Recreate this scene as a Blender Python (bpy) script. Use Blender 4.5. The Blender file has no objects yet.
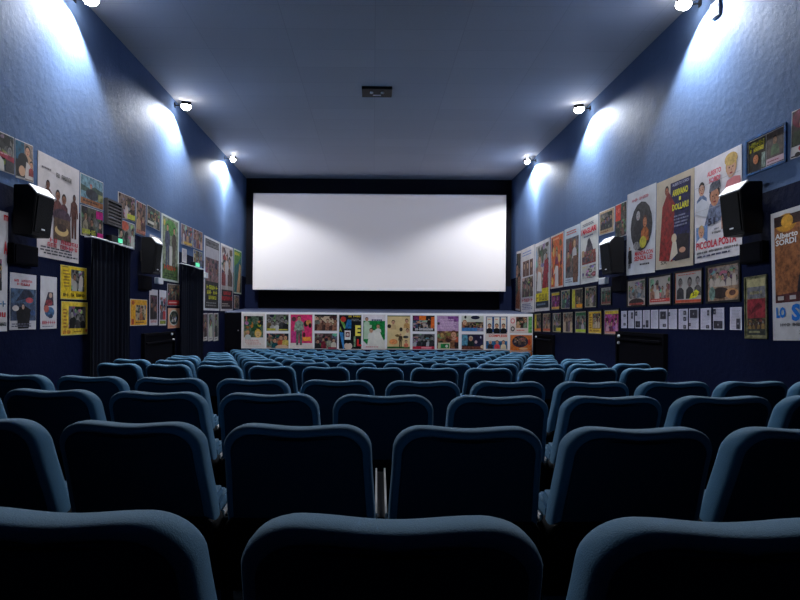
import bpy, bmesh, math, random
from mathutils import Vector, Matrix
C = bpy.context.scene.collection
PI = math.pi

# ---------------------------------------------------------------- camera
F = 580.0                       # focal length in pixels of the 800 px frame
VX, VY = 373.0, 316.0           # where the hall's length vanishes in the frame
ROLL = 0.0075
EYE = 1.28
cd = bpy.data.cameras.new('camera'); cam = bpy.data.objects.new('camera', cd); C.objects.link(cam)
cam.location = (0, 0, EYE); cam.rotation_euler = (PI/2, -ROLL, 0)
cd.sensor_width = 36; cd.lens = 36*F/800
cd.shift_x = (400-VX)/800; cd.shift_y = (VY-300)/800
cd.clip_start = 0.05; cd.clip_end = 100
bpy.context.scene.camera = cam

# ---------------------------------------------------------------- world and exposure
w = bpy.data.worlds.new('world'); bpy.context.scene.world = w; w.use_nodes = True
w.node_tree.nodes['Background'].inputs[0].default_value = (0.05, 0.07, 0.12, 1)
w.node_tree.nodes['Background'].inputs[1].default_value = 0.0
vs = bpy.context.scene.view_settings
vs.view_transform = 'Standard'; vs.look = 'None'; vs.gamma = 1; vs.use_curve_mapping = False
vs.exposure = 0.0
LAMP_POWER = 760.0
LAMP_COLOR = (0.93, 0.96, 1.0)
SCREEN_FILL_POWER = 3900.0

# room measures
XL, XR = -3.65, 3.94
ZC = EYE + 3.92
YB, YF, YS = -3.2, 16.6, 14.3       # back wall, front wall, stage front

# ---------------------------------------------------------------- materials
def srgb(c):
    return tuple((x/255/12.92) if x/255 <= .04045 else ((x/255+.055)/1.055)**2.4 for x in c)
_m = {}
def mat(name, col, rough=.6, metal=0, bump=0, scale=40, var=0, emit=None, sheen=0, spec=.5, coat=0):
    if name in _m: return _m[name]
    m = bpy.data.materials.new(name); m.use_nodes = True; nt = m.node_tree; b = nt.nodes['Principled BSDF']
    b.inputs['Base Color'].default_value = (*col, 1); b.inputs['Roughness'].default_value = rough
    b.inputs['Metallic'].default_value = metal; b.inputs['Specular IOR Level'].default_value = spec
    b.inputs['Sheen Weight'].default_value = sheen; b.inputs['Coat Weight'].default_value = coat
    if sheen: b.inputs['Sheen Tint'].default_value = (.6, .8, 1, 1); b.inputs['Sheen Roughness'].default_value = .45
    if emit:
        b.inputs['Emission Color'].default_value = (*emit[:3], 1); b.inputs['Emission Strength'].default_value = emit[3]
    if bump or var:
        tc = nt.nodes.new('ShaderNodeTexCoord')
        n = nt.nodes.new('ShaderNodeTexNoise'); n.inputs['Scale'].default_value = scale; n.inputs['Detail'].default_value = 5
        nt.links.new(tc.outputs['Object'], n.inputs['Vector'])
        if bump:
            bp = nt.nodes.new('ShaderNodeBump'); bp.inputs['Strength'].default_value = bump; bp.inputs['Distance'].default_value = .01
            nt.links.new(n.outputs['Fac'], bp.inputs['Height']); nt.links.new(bp.outputs['Normal'], b.inputs['Normal'])
        if var:
            mx = nt.nodes.new('ShaderNodeMix'); mx.data_type = 'RGBA'
            mx.inputs[6].default_value = (*[x*(1-var) for x in col], 1); mx.inputs[7].default_value = (*[min(1, x*(1+var)) for x in col], 1)
            nt.links.new(n.outputs['Fac'], mx.inputs[0]); nt.links.new(mx.outputs[2], b.inputs['Base Color'])
    _m[name] = m; return m

def plaster_wall(name, upper, lower, z0, slope):
    """two-tone painted rough plaster: pale blue above a line, navy below"""
    m = bpy.data.materials.new(name); m.use_nodes = True; nt = m.node_tree; b = nt.nodes['Principled BSDF']
    N = nt.nodes.new; L = nt.links.new
    tc = N('ShaderNodeTexCoord'); sp = N('ShaderNodeSeparateXYZ'); L(tc.outputs['Object'], sp.inputs[0])
    ml = N('ShaderNodeMath'); ml.operation = 'MULTIPLY_ADD'; ml.inputs[1].default_value = slope; L(sp.outputs[1], ml.inputs[0]); L(sp.outputs[2], ml.inputs[2])
    gt = N('ShaderNodeMath'); gt.operation = 'GREATER_THAN'; gt.inputs[1].default_value = z0; L(ml.outputs[0], gt.inputs[0])
    n1 = N('ShaderNodeTexNoise'); n1.inputs['Scale'].default_value = 1.3; n1.inputs['Detail'].default_value = 6; L(tc.outputs['Object'], n1.inputs[0])
    mp = N('ShaderNodeMapping'); mp.inputs['Scale'].default_value = (3, 3, .5); L(tc.outputs['Object'], mp.inputs[0])
    n4 = N('ShaderNodeTexNoise'); n4.inputs['Scale'].default_value = 1.6; n4.inputs['Detail'].default_value = 4; L(mp.outputs[0], n4.inputs[0])
    up = N('ShaderNodeMix'); up.data_type = 'RGBA'; up.inputs[6].default_value = (*[x*.82 for x in upper], 1); up.inputs[7].default_value = (*[x*1.18 for x in upper], 1)
    ad = N('ShaderNodeMath'); ad.operation = 'MULTIPLY_ADD'; ad.inputs[1].default_value = .5; L(n1.outputs[0], ad.inputs[0])
    hf = N('ShaderNodeMath'); hf.operation = 'MULTIPLY'; hf.inputs[1].default_value = .5; L(n4.outputs[0], hf.inputs[0]); L(hf.outputs[0], ad.inputs[2])
    L(ad.outputs[0], up.inputs[0])
    mx = N('ShaderNodeMix'); mx.data_type = 'RGBA'; mx.inputs[6].default_value = (*lower, 1); L(up.outputs[2], mx.inputs[7]); L(gt.outputs[0], mx.inputs[0])
    L(mx.outputs[2], b.inputs['Base Color'])
    n2 = N('ShaderNodeTexNoise'); n2.inputs['Scale'].default_value = 13; n2.inputs['Detail'].default_value = 8; n2.inputs['Roughness'].default_value = .65; L(tc.outputs['Object'], n2.inputs[0])
    b1 = N('ShaderNodeBump'); b1.inputs['Strength'].default_value = .35; b1.inputs['Distance'].default_value = .018; L(n2.outputs[0], b1.inputs['Height'])
    b2 = N('ShaderNodeBump'); b2.inputs['Strength'].default_value = .04; b2.inputs['Distance'].default_value = .05; L(n4.outputs[0], b2.inputs['Height']); L(b1.outputs[0], b2.inputs['Normal'])
    L(b2.outputs[0], b.inputs['Normal'])
    b.inputs['Roughness'].default_value = .7; b.inputs['Specular IOR Level'].default_value = .05
    return m

def ceiling_mat():
    m = bpy.data.materials.new('ceiling_panels'); m.use_nodes = True; nt = m.node_tree; b = nt.nodes['Principled BSDF']
    N = nt.nodes.new; L = nt.links.new
    tc = N('ShaderNodeTexCoord')
    br = N('ShaderNodeTexBrick'); br.offset = 0; br.inputs['Scale'].default_value = 1; br.inputs['Brick Width'].default_value = 1.22; br.inputs['Row Height'].default_value = .61
    br.inputs['Mortar Size'].default_value = .006; br.inputs['Mortar Smooth'].default_value = .4
    br.inputs['Color1'].default_value = (.50, .505, .545, 1); br.inputs['Color2'].default_value = (.54, .545, .585, 1); br.inputs['Mortar'].default_value = (.42,.425,.465, 1)
    L(tc.outputs['Object'], br.inputs[0])
    n = N('ShaderNodeTexNoise'); n.inputs['Scale'].default_value = 60; L(tc.outputs['Object'], n.inputs[0])
    mx = N('ShaderNodeMix'); mx.data_type = 'RGBA'; mx.blend_type = 'MULTIPLY'; mx.inputs[0].default_value = .2
    L(br.outputs[0], mx.inputs[6]); L(n.outputs[0], mx.inputs[7]); L(mx.outputs[2], b.inputs['Base Color'])
    b.inputs['Roughness'].default_value = .75
    return m

M_FABRIC = mat('blue_seat_fabric', (.043, .150, .265), .85, bump=.25, scale=350, var=.12, sheen=.12)
M_PANEL = mat('dark_seat_back_panel', (.010, .034, .066), .85, spec=.08)
M_SHELL = mat('black_seat_shell', (.003, .004, .006), .7, spec=.1)
M_BLACK = mat('black_plastic', (.006, .006, .008), .5, spec=.2)
M_BLACKCLOTH = mat('black_cloth', (.006, .006, .009), .95, spec=.1)
M_GREY = mat('pale_grey_laminate', (.72, .70, .69), .4)
M_CHROME = mat('satin_metal', (.75, .75, .77), .3, metal=1)
M_WHITE = mat('white_plastic', (.72, .73, .76), .5)
M_NAVY = mat('navy_paint', (.006, .011, .040), .7, spec=.12)
M_FLOOR = mat('dark_carpet', (.010, .012, .018), .95, var=.4, scale=30, bump=.3)
M_CURTAIN = mat('midnight_curtain_cloth', (.0085, .010, .022), .9, spec=.15, sheen=.08)
M_STAGETOP = mat('stage_blue_grey_paint', (.030, .042, .092), .6, var=.15, scale=6)
M_BULB = mat('lamp_glass_glow', (1, 1, 1), .3, emit=(1, .98, .94, 38))
M_GREEN = mat('green_exit_glow', (.05, .3, .15), .4, emit=(.12, .9, .5, .8))
M_SCREEN = mat('white_screen_cloth', (.72, .685, .69), .9, spec=.1)
M_GRILLE = mat('speaker_grille', (.014, .014, .016), .8, bump=.4, scale=900, spec=.2)
M_SPEAKER_LIT = mat('speaker_top_lit', (.55, .55, .58), .5)  # pale tone paints the lamp light on the black cabinet's top bevel

# ---------------------------------------------------------------- mesh helpers
def link(name, bm, mats, parent=None, loc=None, smooth=False, recalc=True):
    if recalc: bmesh.ops.recalc_face_normals(bm, faces=bm.faces[:])
    me = bpy.data.meshes.new(name); bm.to_mesh(me); bm.free()
    for m in (mats if isinstance(mats, (list, tuple)) else [mats]): me.materials.append(m)
    if smooth:
        for p in me.polygons: p.use_smooth = True
    o = bpy.data.objects.new(name, me); C.objects.link(o)
    if parent: o.parent = parent
    if loc: o.location = loc
    return o
def box(bm, x0, y0, z0, x1, y1, z1, mi=0, bev=0):
    r = bmesh.ops.create_cube(bm, size=1)
    vv = r['verts']
    for v in vv: v.co = Vector(((x0+x1)/2+v.co.x*(x1-x0), (y0+y1)/2+v.co.y*(y1-y0), (z0+z1)/2+v.co.z*(z1-z0)))
    fs = {f for v in vv for f in v.link_faces}
    for f in fs: f.material_index = mi
    if bev:
        es = list({e for v in vv for e in v.link_edges})
        bmesh.ops.bevel(bm, geom=es, offset=bev, segments=2, affect='EDGES', profile=.6)
    return vv
def tube(bm, a, b, r, seg=10, mi=0):
    a = Vector(a); b = Vector(b); d = b-a
    rr = bmesh.ops.create_cone(bm, segments=seg, radius1=r, radius2=r, depth=d.length, cap_ends=True)
    q = d.to_track_quat('Z', 'Y').to_matrix().to_4x4(); q.translation = (a+b)/2
    bmesh.ops.transform(bm, matrix=q, verts=rr['verts'])
    for f in {f for v in rr['verts'] for f in v.link_faces}: f.material_index = mi
def prism(bm, pts, lo, hi, axis='y', mi=0):
    """pts 2D polygon extruded along axis; for axis y pts are (x,z); x: (y,z); z: (x,y)"""
    def P(p, t): return (p[0], t, p[1]) if axis == 'y' else ((t, p[0], p[1]) if axis == 'x' else (p[0], p[1], t))
    a = [bm.verts.new(P(p, lo)) for p in pts]; b = [bm.verts.new(P(p, hi)) for p in pts]
    n = len(pts); fs = [bm.faces.new(a), bm.faces.new(b[::-1])]
    for i in range(n): fs.append(bm.faces.new((a[i], b[i], b[(i+1) % n], a[(i+1) % n])))
    for f in fs: f.material_index = mi
def empty(name, loc, rz=0):
    o = bpy.data.objects.new(name, None); C.objects.link(o); o.location = loc; o.rotation_euler = (0, 0, rz); o.empty_display_size = .1; return o
def tag(o, label, cat, group=None):
    o['label'] = label; o['category'] = cat
    if group: o['group'] = group
    return o
def struct(o): o['kind'] = 'structure'; return o

# ---------------------------------------------------------------- pixel <-> wall
def deroll(x, y):
    dx, dy = x-VX, y-VY
    return dx+dy*ROLL, dy-dx*ROLL
def on_wall(side, x, y):
    """(depth along the hall, height) of a pixel on a side wall; (x, height) on the stage front"""
    dx, dy = deroll(x, y)
    if side == 'F': return dx*YS/F, EYE-dy*YS/F
    X = XL if side == 'L' else XR
    d = X*F/dx
    return d, EYE-dy*d/F

# ================================================================= STRUCTURE
# row table: distance and head height below the eye
ROWS = [(0.925, .321), (1.875, .352), (2.775, .374), (3.73, .412), (5.85, .515), (6.76, .545), (7.80, .592),
        (8.70, .632), (9.73, .672), (10.6, .702), (11.4, .727), (12.3, .750), (13.1, .770)]
CHAIR_H = .95
def floor_z(y):
    pts = [(-4, .0), (.9, .0)] + [(r[0], EYE-r[1]-CHAIR_H) for r in ROWS] + [(14.3, -.47), (17, -.47)]
    for (a, za), (b, zb) in zip(pts, pts[1:]):
        if a <= y <= b: return za+(zb-za)*(y-a)/(b-a)
    return pts[-1][1] if y > 0 else 0
bm = bmesh.new()
ys = [YB] + [r[0] for r in ROWS] + [YS+.1]
top = [(y, floor_z(y)) for y in ys]
prism(bm, top + [(ys[-1], -.9), (ys[0], -.9)], XL-.1, XR+.1, 'x')
struct(link('floor', bm, M_FLOOR))
bm = bmesh.new(); box(bm, XL-.2, YB-.2, ZC, XR+.2, YF+.2, ZC+.15); struct(link('ceiling', bm, ceiling_mat()))
LOWER = (.0028, .0062, .030)
UPPER = (.094, .149, .276)
wl = plaster_wall('left_wall_plaster', UPPER, LOWER, 2.66, .018)
bm = bmesh.new(); box(bm, XL-.2, YB-.2, -.9, XL, YF+.2, ZC); struct(link('wall_left', bm, wl))
wr = plaster_wall('right_wall_plaster', UPPER, LOWER, 2.66, .018)
bm = bmesh.new(); box(bm, XR, YB-.2, -.9, XR+.2, YF+.2, ZC); struct(link('wall_right', bm, wr))
bm = bmesh.new(); box(bm, XL, YF, -.9, XR, YF+.2, ZC); struct(link('wall_front', bm, M_BLACKCLOTH))
bm = bmesh.new(); box(bm, XL, YB-.2, -.9, XR, YB, ZC); struct(link('wall_back', bm, M_NAVY))
# navy wings either side of the screen opening, below and beside the screen
for n_, (a, b) in enumerate(((XL, -3.28), (3.60, XR))):
    bm = bmesh.new(); box(bm, a, YF-.10, 1.2, b, YF, 2.15); struct(link('trim_%d' % (n_+1), bm, M_NAVY))
# stage : raked top and vertical front
bm = bmesh.new()
prism(bm, [(YS, -.85), (YS, 1.345), (YS+.02, 1.365), (YF, 1.475), (YF, -.85)], XL, XR, 'x')
for f in bm.faces: f.material_index = 1 if f.normal.z > .5 or (f.calc_center_median().z > 1.35) else 0
st = struct(link('floor_stage', bm, [M_NAVY, M_STAGETOP]))
for f in st.data.polygons: f.material_index = 1 if f.normal.z > .5 else 0

# ================================================================= SCREEN
sx0, sx1, sz0, sz1 = -3.38, 3.71, 1.99, 4.70
YSC = 16.25
e = tag(empty('cinema_screen', ((sx0+sx1)/2, YSC, sz0)), 'wide blank white cinema screen above the stage', 'screen')
cx = (sx0+sx1)/2
bm = bmesh.new(); box(bm, sx0-cx, 0, 0, sx1-cx, .03, sz1-sz0, bev=.004); link('screen_cloth', bm, M_SCREEN, e)
bm = bmesh.new()
box(bm, sx0-cx+.02, .03, .02, sx1-cx-.02, .10, .10); box(bm, sx0-cx+.02, .03, sz1-sz0-.10, sx1-cx-.02, .10, sz1-sz0-.02)
for x in (sx0-cx+.02, -.04, sx1-cx-.10): box(bm, x, .03, .1, x+.08, .10, sz1-sz0-.1)
for x in (-2.5, 0, 2.5): box(bm, x-.03, .09, sz1-sz0-.2, x+.03, YF-YSC, sz1-sz0-.12)
for x in (-2.5, 0, 2.5): box(bm, x-.03, .09, .15, x+.03, YF-YSC, .22)
link('screen_frame', bm, M_BLACK, e)

# ================================================================= LAMPS
def lamp(xw, y, side, label, aim, spread):
    """halogen floodlight on a short arm from the side wall, right under the ceiling"""
    s = 1 if side == 'L' else -1
    e = tag(empty('floodlight', (xw, y, ZC-.12)), label, 'light', 'floodlights under the ceiling')
    bm = bmesh.new()
    tube(bm, (0, .03, .02), (s*.17, .03, .0), .010); box(bm, 0, .0, -.02, s*.012, .06, .06)
    link('arm', bm, M_BLACK, e)
    head = bpy.data.objects.new('lamp_head', None); 
    bm = bmesh.new()
    # housing: shallow trapezoid box open to -Z, built in its own frame then turned to the aim
    prism(bm, [(-.085, 0), (-.05, .07), (.05, .07), (.085, 0), (.075, 0), (.044, .062), (-.044, .062), (-.075, 0)], -.055, .055, 'y')
    box(bm, -.085, -.06, 0, .085, -.055, .07*.9); box(bm, -.085, .055, 0, .085, .06, .07*.9)
    d = Vector(aim).normalized(); R = (-d).to_track_quat('Z', 'Y').to_matrix().to_4x4(); R.translation = Vector((s*.22, 0, -.01))
    bmesh.ops.transform(bm, matrix=R, verts=bm.verts[:]); link('housing', bm, M_BLACK, e)
    bm = bmesh.new(); bmesh.ops.create_uvsphere(bm, u_segments=20, v_segments=10, radius=.10)
    bmesh.ops.transform(bm, matrix=Matrix.Translation((0, 0, .0)) @ Matrix.Diagonal((.9, .62, .75, 1)), verts=bm.verts[:])
    bmesh.ops.transform(bm, matrix=R, verts=bm.verts[:]); link('lamp_glass', bm, M_BULB, e)
    ld = bpy.data.lights.new('flood_beam', 'SPOT'); ld.energy = LAMP_POWER; ld.color = LAMP_COLOR
    ld.spot_size = math.radians(spread); ld.spot_blend = .34 if spread < 152 else .28; ld.shadow_soft_size = .03
    lo = bpy.data.objects.new('flood_beam', ld); C.objects.link(lo); lo.parent = e
    lo.matrix_local = Matrix.Translation(Vector((s*.22, 0, -.01))+d*.075) @ (-d).to_track_quat('Z', 'Y').to_matrix().to_4x4()
    return e
LY = [14.1, 10.55, 7.0]
names = ['nearest the screen', 'second from the screen', 'cut by the top of the photo']
for i, y in enumerate(LY):
    for s in ('L', 'R'):
        sg = 1 if s == 'L' else -1
        x = XL if s == 'L' else XR
        side = 'left' if s == 'L' else 'right'
        aim = ((-sg*.18, .0, -1.0), (sg*.10, -.22, -1.0), (sg*.08, -.33, -1.0))[i]
        lamp(x, y, s, 'glaring floodlight under the ceiling on the %s wall, %s' % (side, names[i]), aim, (158, 150, 148)[i])

# unseen projector added at the back wall to brighten the screen
pe = tag(empty('fill_projector', (.15, YB, 3.6)), 'unseen projector added at the back wall to brighten the screen', 'projector')
bm = bmesh.new(); box(bm, -.2, .0, -.15, .2, .3, .15, bev=.02); link('fill_projector_body', bm, M_BLACK, pe)
bm = bmesh.new(); tube(bm, (0, .3, 0), (0, .36, 0), .06, 20); link('fill_lens_barrel', bm, M_BLACK, pe)
pd = bpy.data.lights.new('screen_fill_beam', 'SPOT'); pd.energy = SCREEN_FILL_POWER; pd.color = (1, .98, 1); pd.spot_size = math.radians(60); pd.spot_blend = .0
pd.shadow_soft_size = .01; pd.use_nodes = True
po = bpy.data.objects.new('screen_fill_beam', pd); C.objects.link(po)
pp = Vector((.15, YB+.40, 3.6)); po.location = pp
po.rotation_euler = (PI/2, 0, 0)
nt = pd.node_tree; em = nt.nodes['Emission']; N = nt.nodes.new; L = nt.links.new
# rectangular mask fitting the added beam to the screen: limits in tangent space of the beam
dist = YSC-pp.y
tc = N('ShaderNodeTexCoord'); sp = N('ShaderNodeSeparateXYZ'); L(tc.outputs['Normal'], sp.inputs[0])
ng = N('ShaderNodeMath'); ng.operation = 'ABSOLUTE'; L(sp.outputs[2], ng.inputs[0])
res = None
for k, lo_, hi_ in ((0, (sx0-pp.x)/dist, (sx1-pp.x)/dist), (1, (sz0-pp.z)/dist, (sz1-pp.z)/dist)):
    dv = N('ShaderNodeMath'); dv.operation = 'DIVIDE'; L(sp.outputs[k], dv.inputs[0]); L(ng.outputs[0], dv.inputs[1])
    a = N('ShaderNodeMath'); a.operation = 'GREATER_THAN'; a.inputs[1].default_value = lo_+.0012; L(dv.outputs[0], a.inputs[0])
    b = N('ShaderNodeMath'); b.operation = 'LESS_THAN'; b.inputs[1].default_value = hi_-.0012; L(dv.outputs[0], b.inputs[0])
    m = N('ShaderNodeMath'); m.operation = 'MULTIPLY'; L(a.outputs[0], m.inputs[0]); L(b.outputs[0], m.inputs[1])
    if res is None: res = m
    else:
        m2 = N('ShaderNodeMath'); m2.operation = 'MULTIPLY'; L(res.outputs[0], m2.inputs[0]); L(m.outputs[0], m2.inputs[1]); res = m2
L(res.outputs[0], em.inputs['Strength'])
po.parent = pe; po.matrix_parent_inverse = Matrix.Translation(-Vector(pe.location))

# ================================================================= SEATS
def outline(d, hw_top, hw_bot, T, r, z0, dip, n=9):
    """closed loop of (x,z): rounded shoulders, slightly sagging top line; d = inset"""
    pts = []
    def hw(z):
        q = min(1, max(0, (z-.60)/.27)); q = q*q*(3-2*q)
        return hw_bot+(hw_top-hw_bot)*q-d
    # right side going up
    for i in range(13):
        z = z0+d+(T-r-z0-d)*i/12; pts.append((hw(z), z))
    rr = r-d*.6; c = (hw(T-r)-rr, T-d-rr*.92)
    for i in range(1, n): a = PI/2*i/n; pts.append((c[0]+rr*math.cos(a), c[1]+rr*.92*math.sin(a)))
    m = 12; x1 = c[0]
    for i in range(m+1):
        x = x1-2*x1*i/m; t = abs(x)/x1
        pts.append((x, T-d-dip*math.cos(PI/2*t)**2))
    for i in range(n-1, 0, -1): a = PI/2*i/n; pts.append((-c[0]-rr*math.cos(a), c[1]+rr*.92*math.sin(a)))
    for i in range(12, -1, -1):
        z = z0+d+(T-r-z0-d)*i/12; pts.append((-hw(z), z))
    return pts
REC = math.tan(math.radians(18))
HT = CHAIR_H
def lean(x, y, z):
    """reclined and gently wrapped shell"""
    t = max(0, z-.40)
    return (x, y - t*REC + .06*x*x - .05*t*t + .135, z)
def loft(bm, rings, cap0=True, cap1=True, mi=0):
    vs_ = [[bm.verts.new(lean(x, y, z)) for x, z in pts] for pts, y in rings]
    n = len(vs_[0])
    for a, b in zip(vs_, vs_[1:]):
        for i in range(n):
            bm.faces.new((a[i], a[(i+1) % n], b[(i+1) % n], b[i]))
    for k, on in ((0, cap0), (-1, cap1)):
        if on:
            ring = vs_[k]; h = n//2
            # strip cap between mirrored points
            for i in range(h-1):
                try: bm.faces.new((ring[i], ring[i+1], ring[n-2-i], ring[n-1-i]))
                except ValueError: pass
T_ = HT
def ol(d): return outline(d, .241, .252, T_, .090, .36, .0095)
bmB = bmesh.new()
Y0 = -.0
loft(bmB, [(ol(.030), .002), (ol(.016), .001), (ol(.006), .008), (ol(.001), .022), (ol(0), .045), (ol(.002), .075), (ol(.008), .095), (ol(.020), .113), (ol(.038), .126), (ol(.06), .132), (ol(.10), .136)])
# rounded rear panel sits inside the padded rim
bmP = bmesh.new()
loft(bmP, [(ol(.032), .010), (ol(.028), -.001), (ol(.032), -.006), (ol(.038), -.008)])
bmS = bmesh.new()
def sl(d): return outline(d, .241, .256, .625, .05, .34, 0)
loft(bmS, [(sl(.012), -.016), (sl(.003), -.012), (sl(0), -.002), (sl(0), .10), (sl(.006), .112)])
def seat_proto():
    root = empty('cinema_chair', (0, 0, 0))
    b = link('backrest', bmB, M_FABRIC, root, smooth=True)
    p = link('back_panel', bmP, M_PANEL, root, smooth=True); p['label'] = 'near black rear panel of the backrest'
    link('lower_shell', bmS, M_SHELL, root, smooth=True)
    # folded up seat cushion
    bm = bmesh.new()
    pts = [(-.236, .0), (-.22, -.015), (.22, -.015), (.236, 0), (.236, .09), (.22, .105), (-.22, .105), (-.236, .09)]
    prism(bm, [(x, y) for x, y in pts], 0, .44, 'z')
    bmesh.ops.bevel(bm, geom=[e for e in bm.edges if abs(e.verts[0].co.z-e.verts[1].co.z) < .01], offset=.02, segments=3, affect='EDGES')
    bmesh.ops.transform(bm, matrix=Matrix.Translation((0, .29, .22)) @ Matrix.Rotation(math.radians(14), 4, 'X'), verts=bm.verts[:])
    link('seat_cushion', bm, M_FABRIC, root, smooth=False)
    stand(root, -1)
    return root
def stand(root, s):
    """seat standard: two pale cheeks round a black core, black armrest and rear post"""
    X = s*.275
    for q in (-1, 1):
        bm = bmesh.new(); xx = X+q*.0175
        prism(bm, [(.178, .0), (.178, .605), (.56, .665), (.60, .65), (.61, .58), (.58, .48), (.44, .30), (.42, .0)], xx-.0035, xx+.0035, 'x')
        link('side_panel', bm, M_GREY, root)
    bm = bmesh.new(); prism(bm, [(.185, .0), (.185, .590), (.56, .650), (.57, .50), (.42, .30), (.40, .0)], X-.0138, X+.0138, 'x')
    link('armrest', bm, M_BLACK, root)
    bm = bmesh.new(); box(bm, X-.021, .162, .0, X+.021, .177, .585, bev=.004)
    link('post', bm, M_BLACK, root)
proto = seat_proto()
def copy_tree(o, parent=None):
    c = o.copy(); C.objects.link(c)
    if parent: c.parent = parent
    for ch in o.children: copy_tree(ch, c)
    return c
# parts of the outer arm of a row, copied on to the right-hand end seat
ends = empty('end_stand', (0, 0, 0)); stand(ends, 1)
end_parts = list(ends.children)

ordn = ['first', 'second', 'third', 'fourth', 'fifth', 'sixth', 'seventh', 'eighth', 'ninth', 'tenth', 'eleventh', 'twelfth', 'thirteenth']
P = .55
used = False
for r, (yr, hr) in enumerate(ROWS):
    odd = (r % 2 == 0)
    ks = [k+.058 for k in range(-5, 6)] if odd else [k+.56 for k in range(-6, 6)]
    if odd: ks = [k for k in ks]
    vis = []
    for k in ks:
        x = k*P + max(0, .0125*(yr-2.5)) + (.016 if r == 2 else 0)
        dy = .0270*x*x - .022*x
        y = yr+dy
        px = VX+x*F/y; hw = .26*F/y
        if px+hw < -60 or px-hw > 860: continue
        vis.append((k, x, y, px, hw))
    inframe = [v for v in vis if v[3]+v[4] > 2 and v[3]-v[4] < 798]
    for k, x, y, px, hw in vis:
        if not used: o = proto; used = True
        else: o = copy_tree(proto)
        o.location = (x, y-.0, EYE-hr-CHAIR_H)
        o.rotation_euler = (0, 0, .054*x-.022)
        if (k, x, y, px, hw) in inframe:
            j = [v[0] for v in inframe].index(k); n = len(inframe)
            if j == n-1: w_ = 'rightmost'
            elif j == 0: w_ = 'leftmost'
            elif j <= n//2: w_ = '%s from the left' % ordn[j]
            else: w_ = '%s from the right' % ordn[n-1-j]
        else: w_ = 'past the %s photo edge' % ('left' if px < 400 else 'right')
        rw = 'in the nearest row' if r == 0 else ('in the row nearest the stage' if r == 12 else 'in the %s row from the camera' % ordn[r])
        tag(o, 'dark blue cinema chair, %s %s' % (w_, rw), 'chair', 'rows of blue cinema chairs')
        if k == vis[-1][0]:
            for ch in end_parts: copy_tree(ch, o)
for ch in end_parts:
    for g in list(ch.children): bpy.data.objects.remove(g)
    bpy.data.objects.remove(ch)
bpy.data.objects.remove(ends)
# fix the seats' own origin: the backrest's rear top sits at the row distance
DY = None

# ================================================================= WALL FURNITURE
def frame_of(side):
    """returns function local (u right, v up, n out) -> world offset matrix"""
    if side == 'L': return Matrix(((0, 0, 1, 0), (1, 0, 0, 0), (0, 1, 0, 0), (0, 0, 0, 1)))   # u=+Y v=+Z n=+X
    if side == 'R': return Matrix(((0, 0, -1, 0), (-1, 0, 0, 0), (0, 1, 0, 0), (0, 0, 0, 1)))
    return Matrix(((1, 0, 0, 0), (0, 0, -1, 0), (0, 1, 0, 0), (0, 0, 0, 1)))                    # u=+X v=+Z n=-Y
def wall_rect(side, q):
    xl, tl, bl, xr, tr, br = q
    a0, zt0 = on_wall(side, xl, tl); _, zb0 = on_wall(side, xl, bl)
    a1, zt1 = on_wall(side, xr, tr); _, zb1 = on_wall(side, xr, br)
    zt = (zt0+zt1)/2; zb = (zb0+zb1)/2
    wdt = abs(a1-a0); a = (a0+a1)/2
    if side == 'L': org = Vector((XL, a, (zt+zb)/2))
    elif side == 'R': org = Vector((XR, a, (zt+zb)/2))
    else: org = Vector((a, YS-.006, (zt+zb)/2))
    # slight tilt following the sloping hang line
    tilt = math.atan2((zt1+zb1-zt0-zb0)/2, wdt)
    return org, wdt, zt-zb, max(-.05, min(.05, tilt))

# ---- speakers
def speaker(side, x0px, x1px, ypx, h, label):
    s = 1 if side == 'L' else -1
    X = XL if side == 'L' else XR
    d0, _ = on_wall(side, x0px, ypx)
    dx, dy = deroll(x1px, ypx); d1 = (X+s*.27)*F/dx
    near, far = min(d0, d1), max(d0, d1)
    # height of the cabinet's middle
    dx, dy = deroll((x0px+x1px)/2, ypx); zz = EYE-dy*((near+far)/2)/F
    e = tag(empty('wall_speaker', (X, near, zz)), label, 'speaker', 'surround speakers on the side walls')
    L_ = far-near; hh = h/2
    prof = [(.05, hh), (.20, hh), (.28, hh-.09), (.235, -hh), (.05, -hh)]
    bm = bmesh.new(); prism(bm, [(s*a, b) for a, b in prof], 0, L_, 'y')
    bmesh.ops.bevel(bm, geom=bm.edges[:], offset=.008, segments=2, affect='EDGES')
    o = link('cabinet', bm, [M_BLACK], e)
    bm = bmesh.new()
    nrm = Vector((s, 0, .1)).normalized()
    a = (.28, hh-.11); b = (.237, -hh+.03)
    prism(bm, [(s*(a[0]-.004), a[1]), (s*(a[0]+.010), a[1]), (s*(b[0]+.012), b[1]), (s*(b[0]-.004), b[1])], .03, L_-.03, 'y')
    link('grille', bm, M_GRILLE, e)
    bm = bmesh.new(); box(bm, 0, L_/2-.06, -.08, s*.012, L_/2+.06, .08); box(bm, s*.012, L_/2-.02, -.03, s*.07, L_/2+.02, .03)
    link('bracket', bm, M_BLACK, e)
    bm = bmesh.new(); box(bm, s*.246, L_*.5-.03, -hh+.06, s*.256, L_*.5+.03, -hh+.075); link('badge', bm, M_CHROME, e)
    bm = bmesh.new(); prism(bm, [(s*.198, hh+.006), (s*.204, hh+.012), (s*.288, hh-.083), (s*.280, hh-.092)], 0, L_, 'y'); tp = link('lit_top_edge', bm, M_SPEAKER_LIT, e); tp['label'] = 'bevelled top edge of the black cabinet, coloured pale as lit'
    return e
speaker('L', 8, 54, 212, .50, 'black tilted speaker high on the left wall, nearer the camera, overlapping a white poster')
speaker('L', 138, 162, 256, .56, 'small black tilted speaker on the left wall beside the tall green poster')
speaker('R', 768, 720, 210, .52, 'black tilted speaker on the right wall, overlapping the poster with three portraits')
speaker('R', 627.5, 600, 256, .56, 'small black tilted speaker on the right wall beside the oval picture poster')

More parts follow.
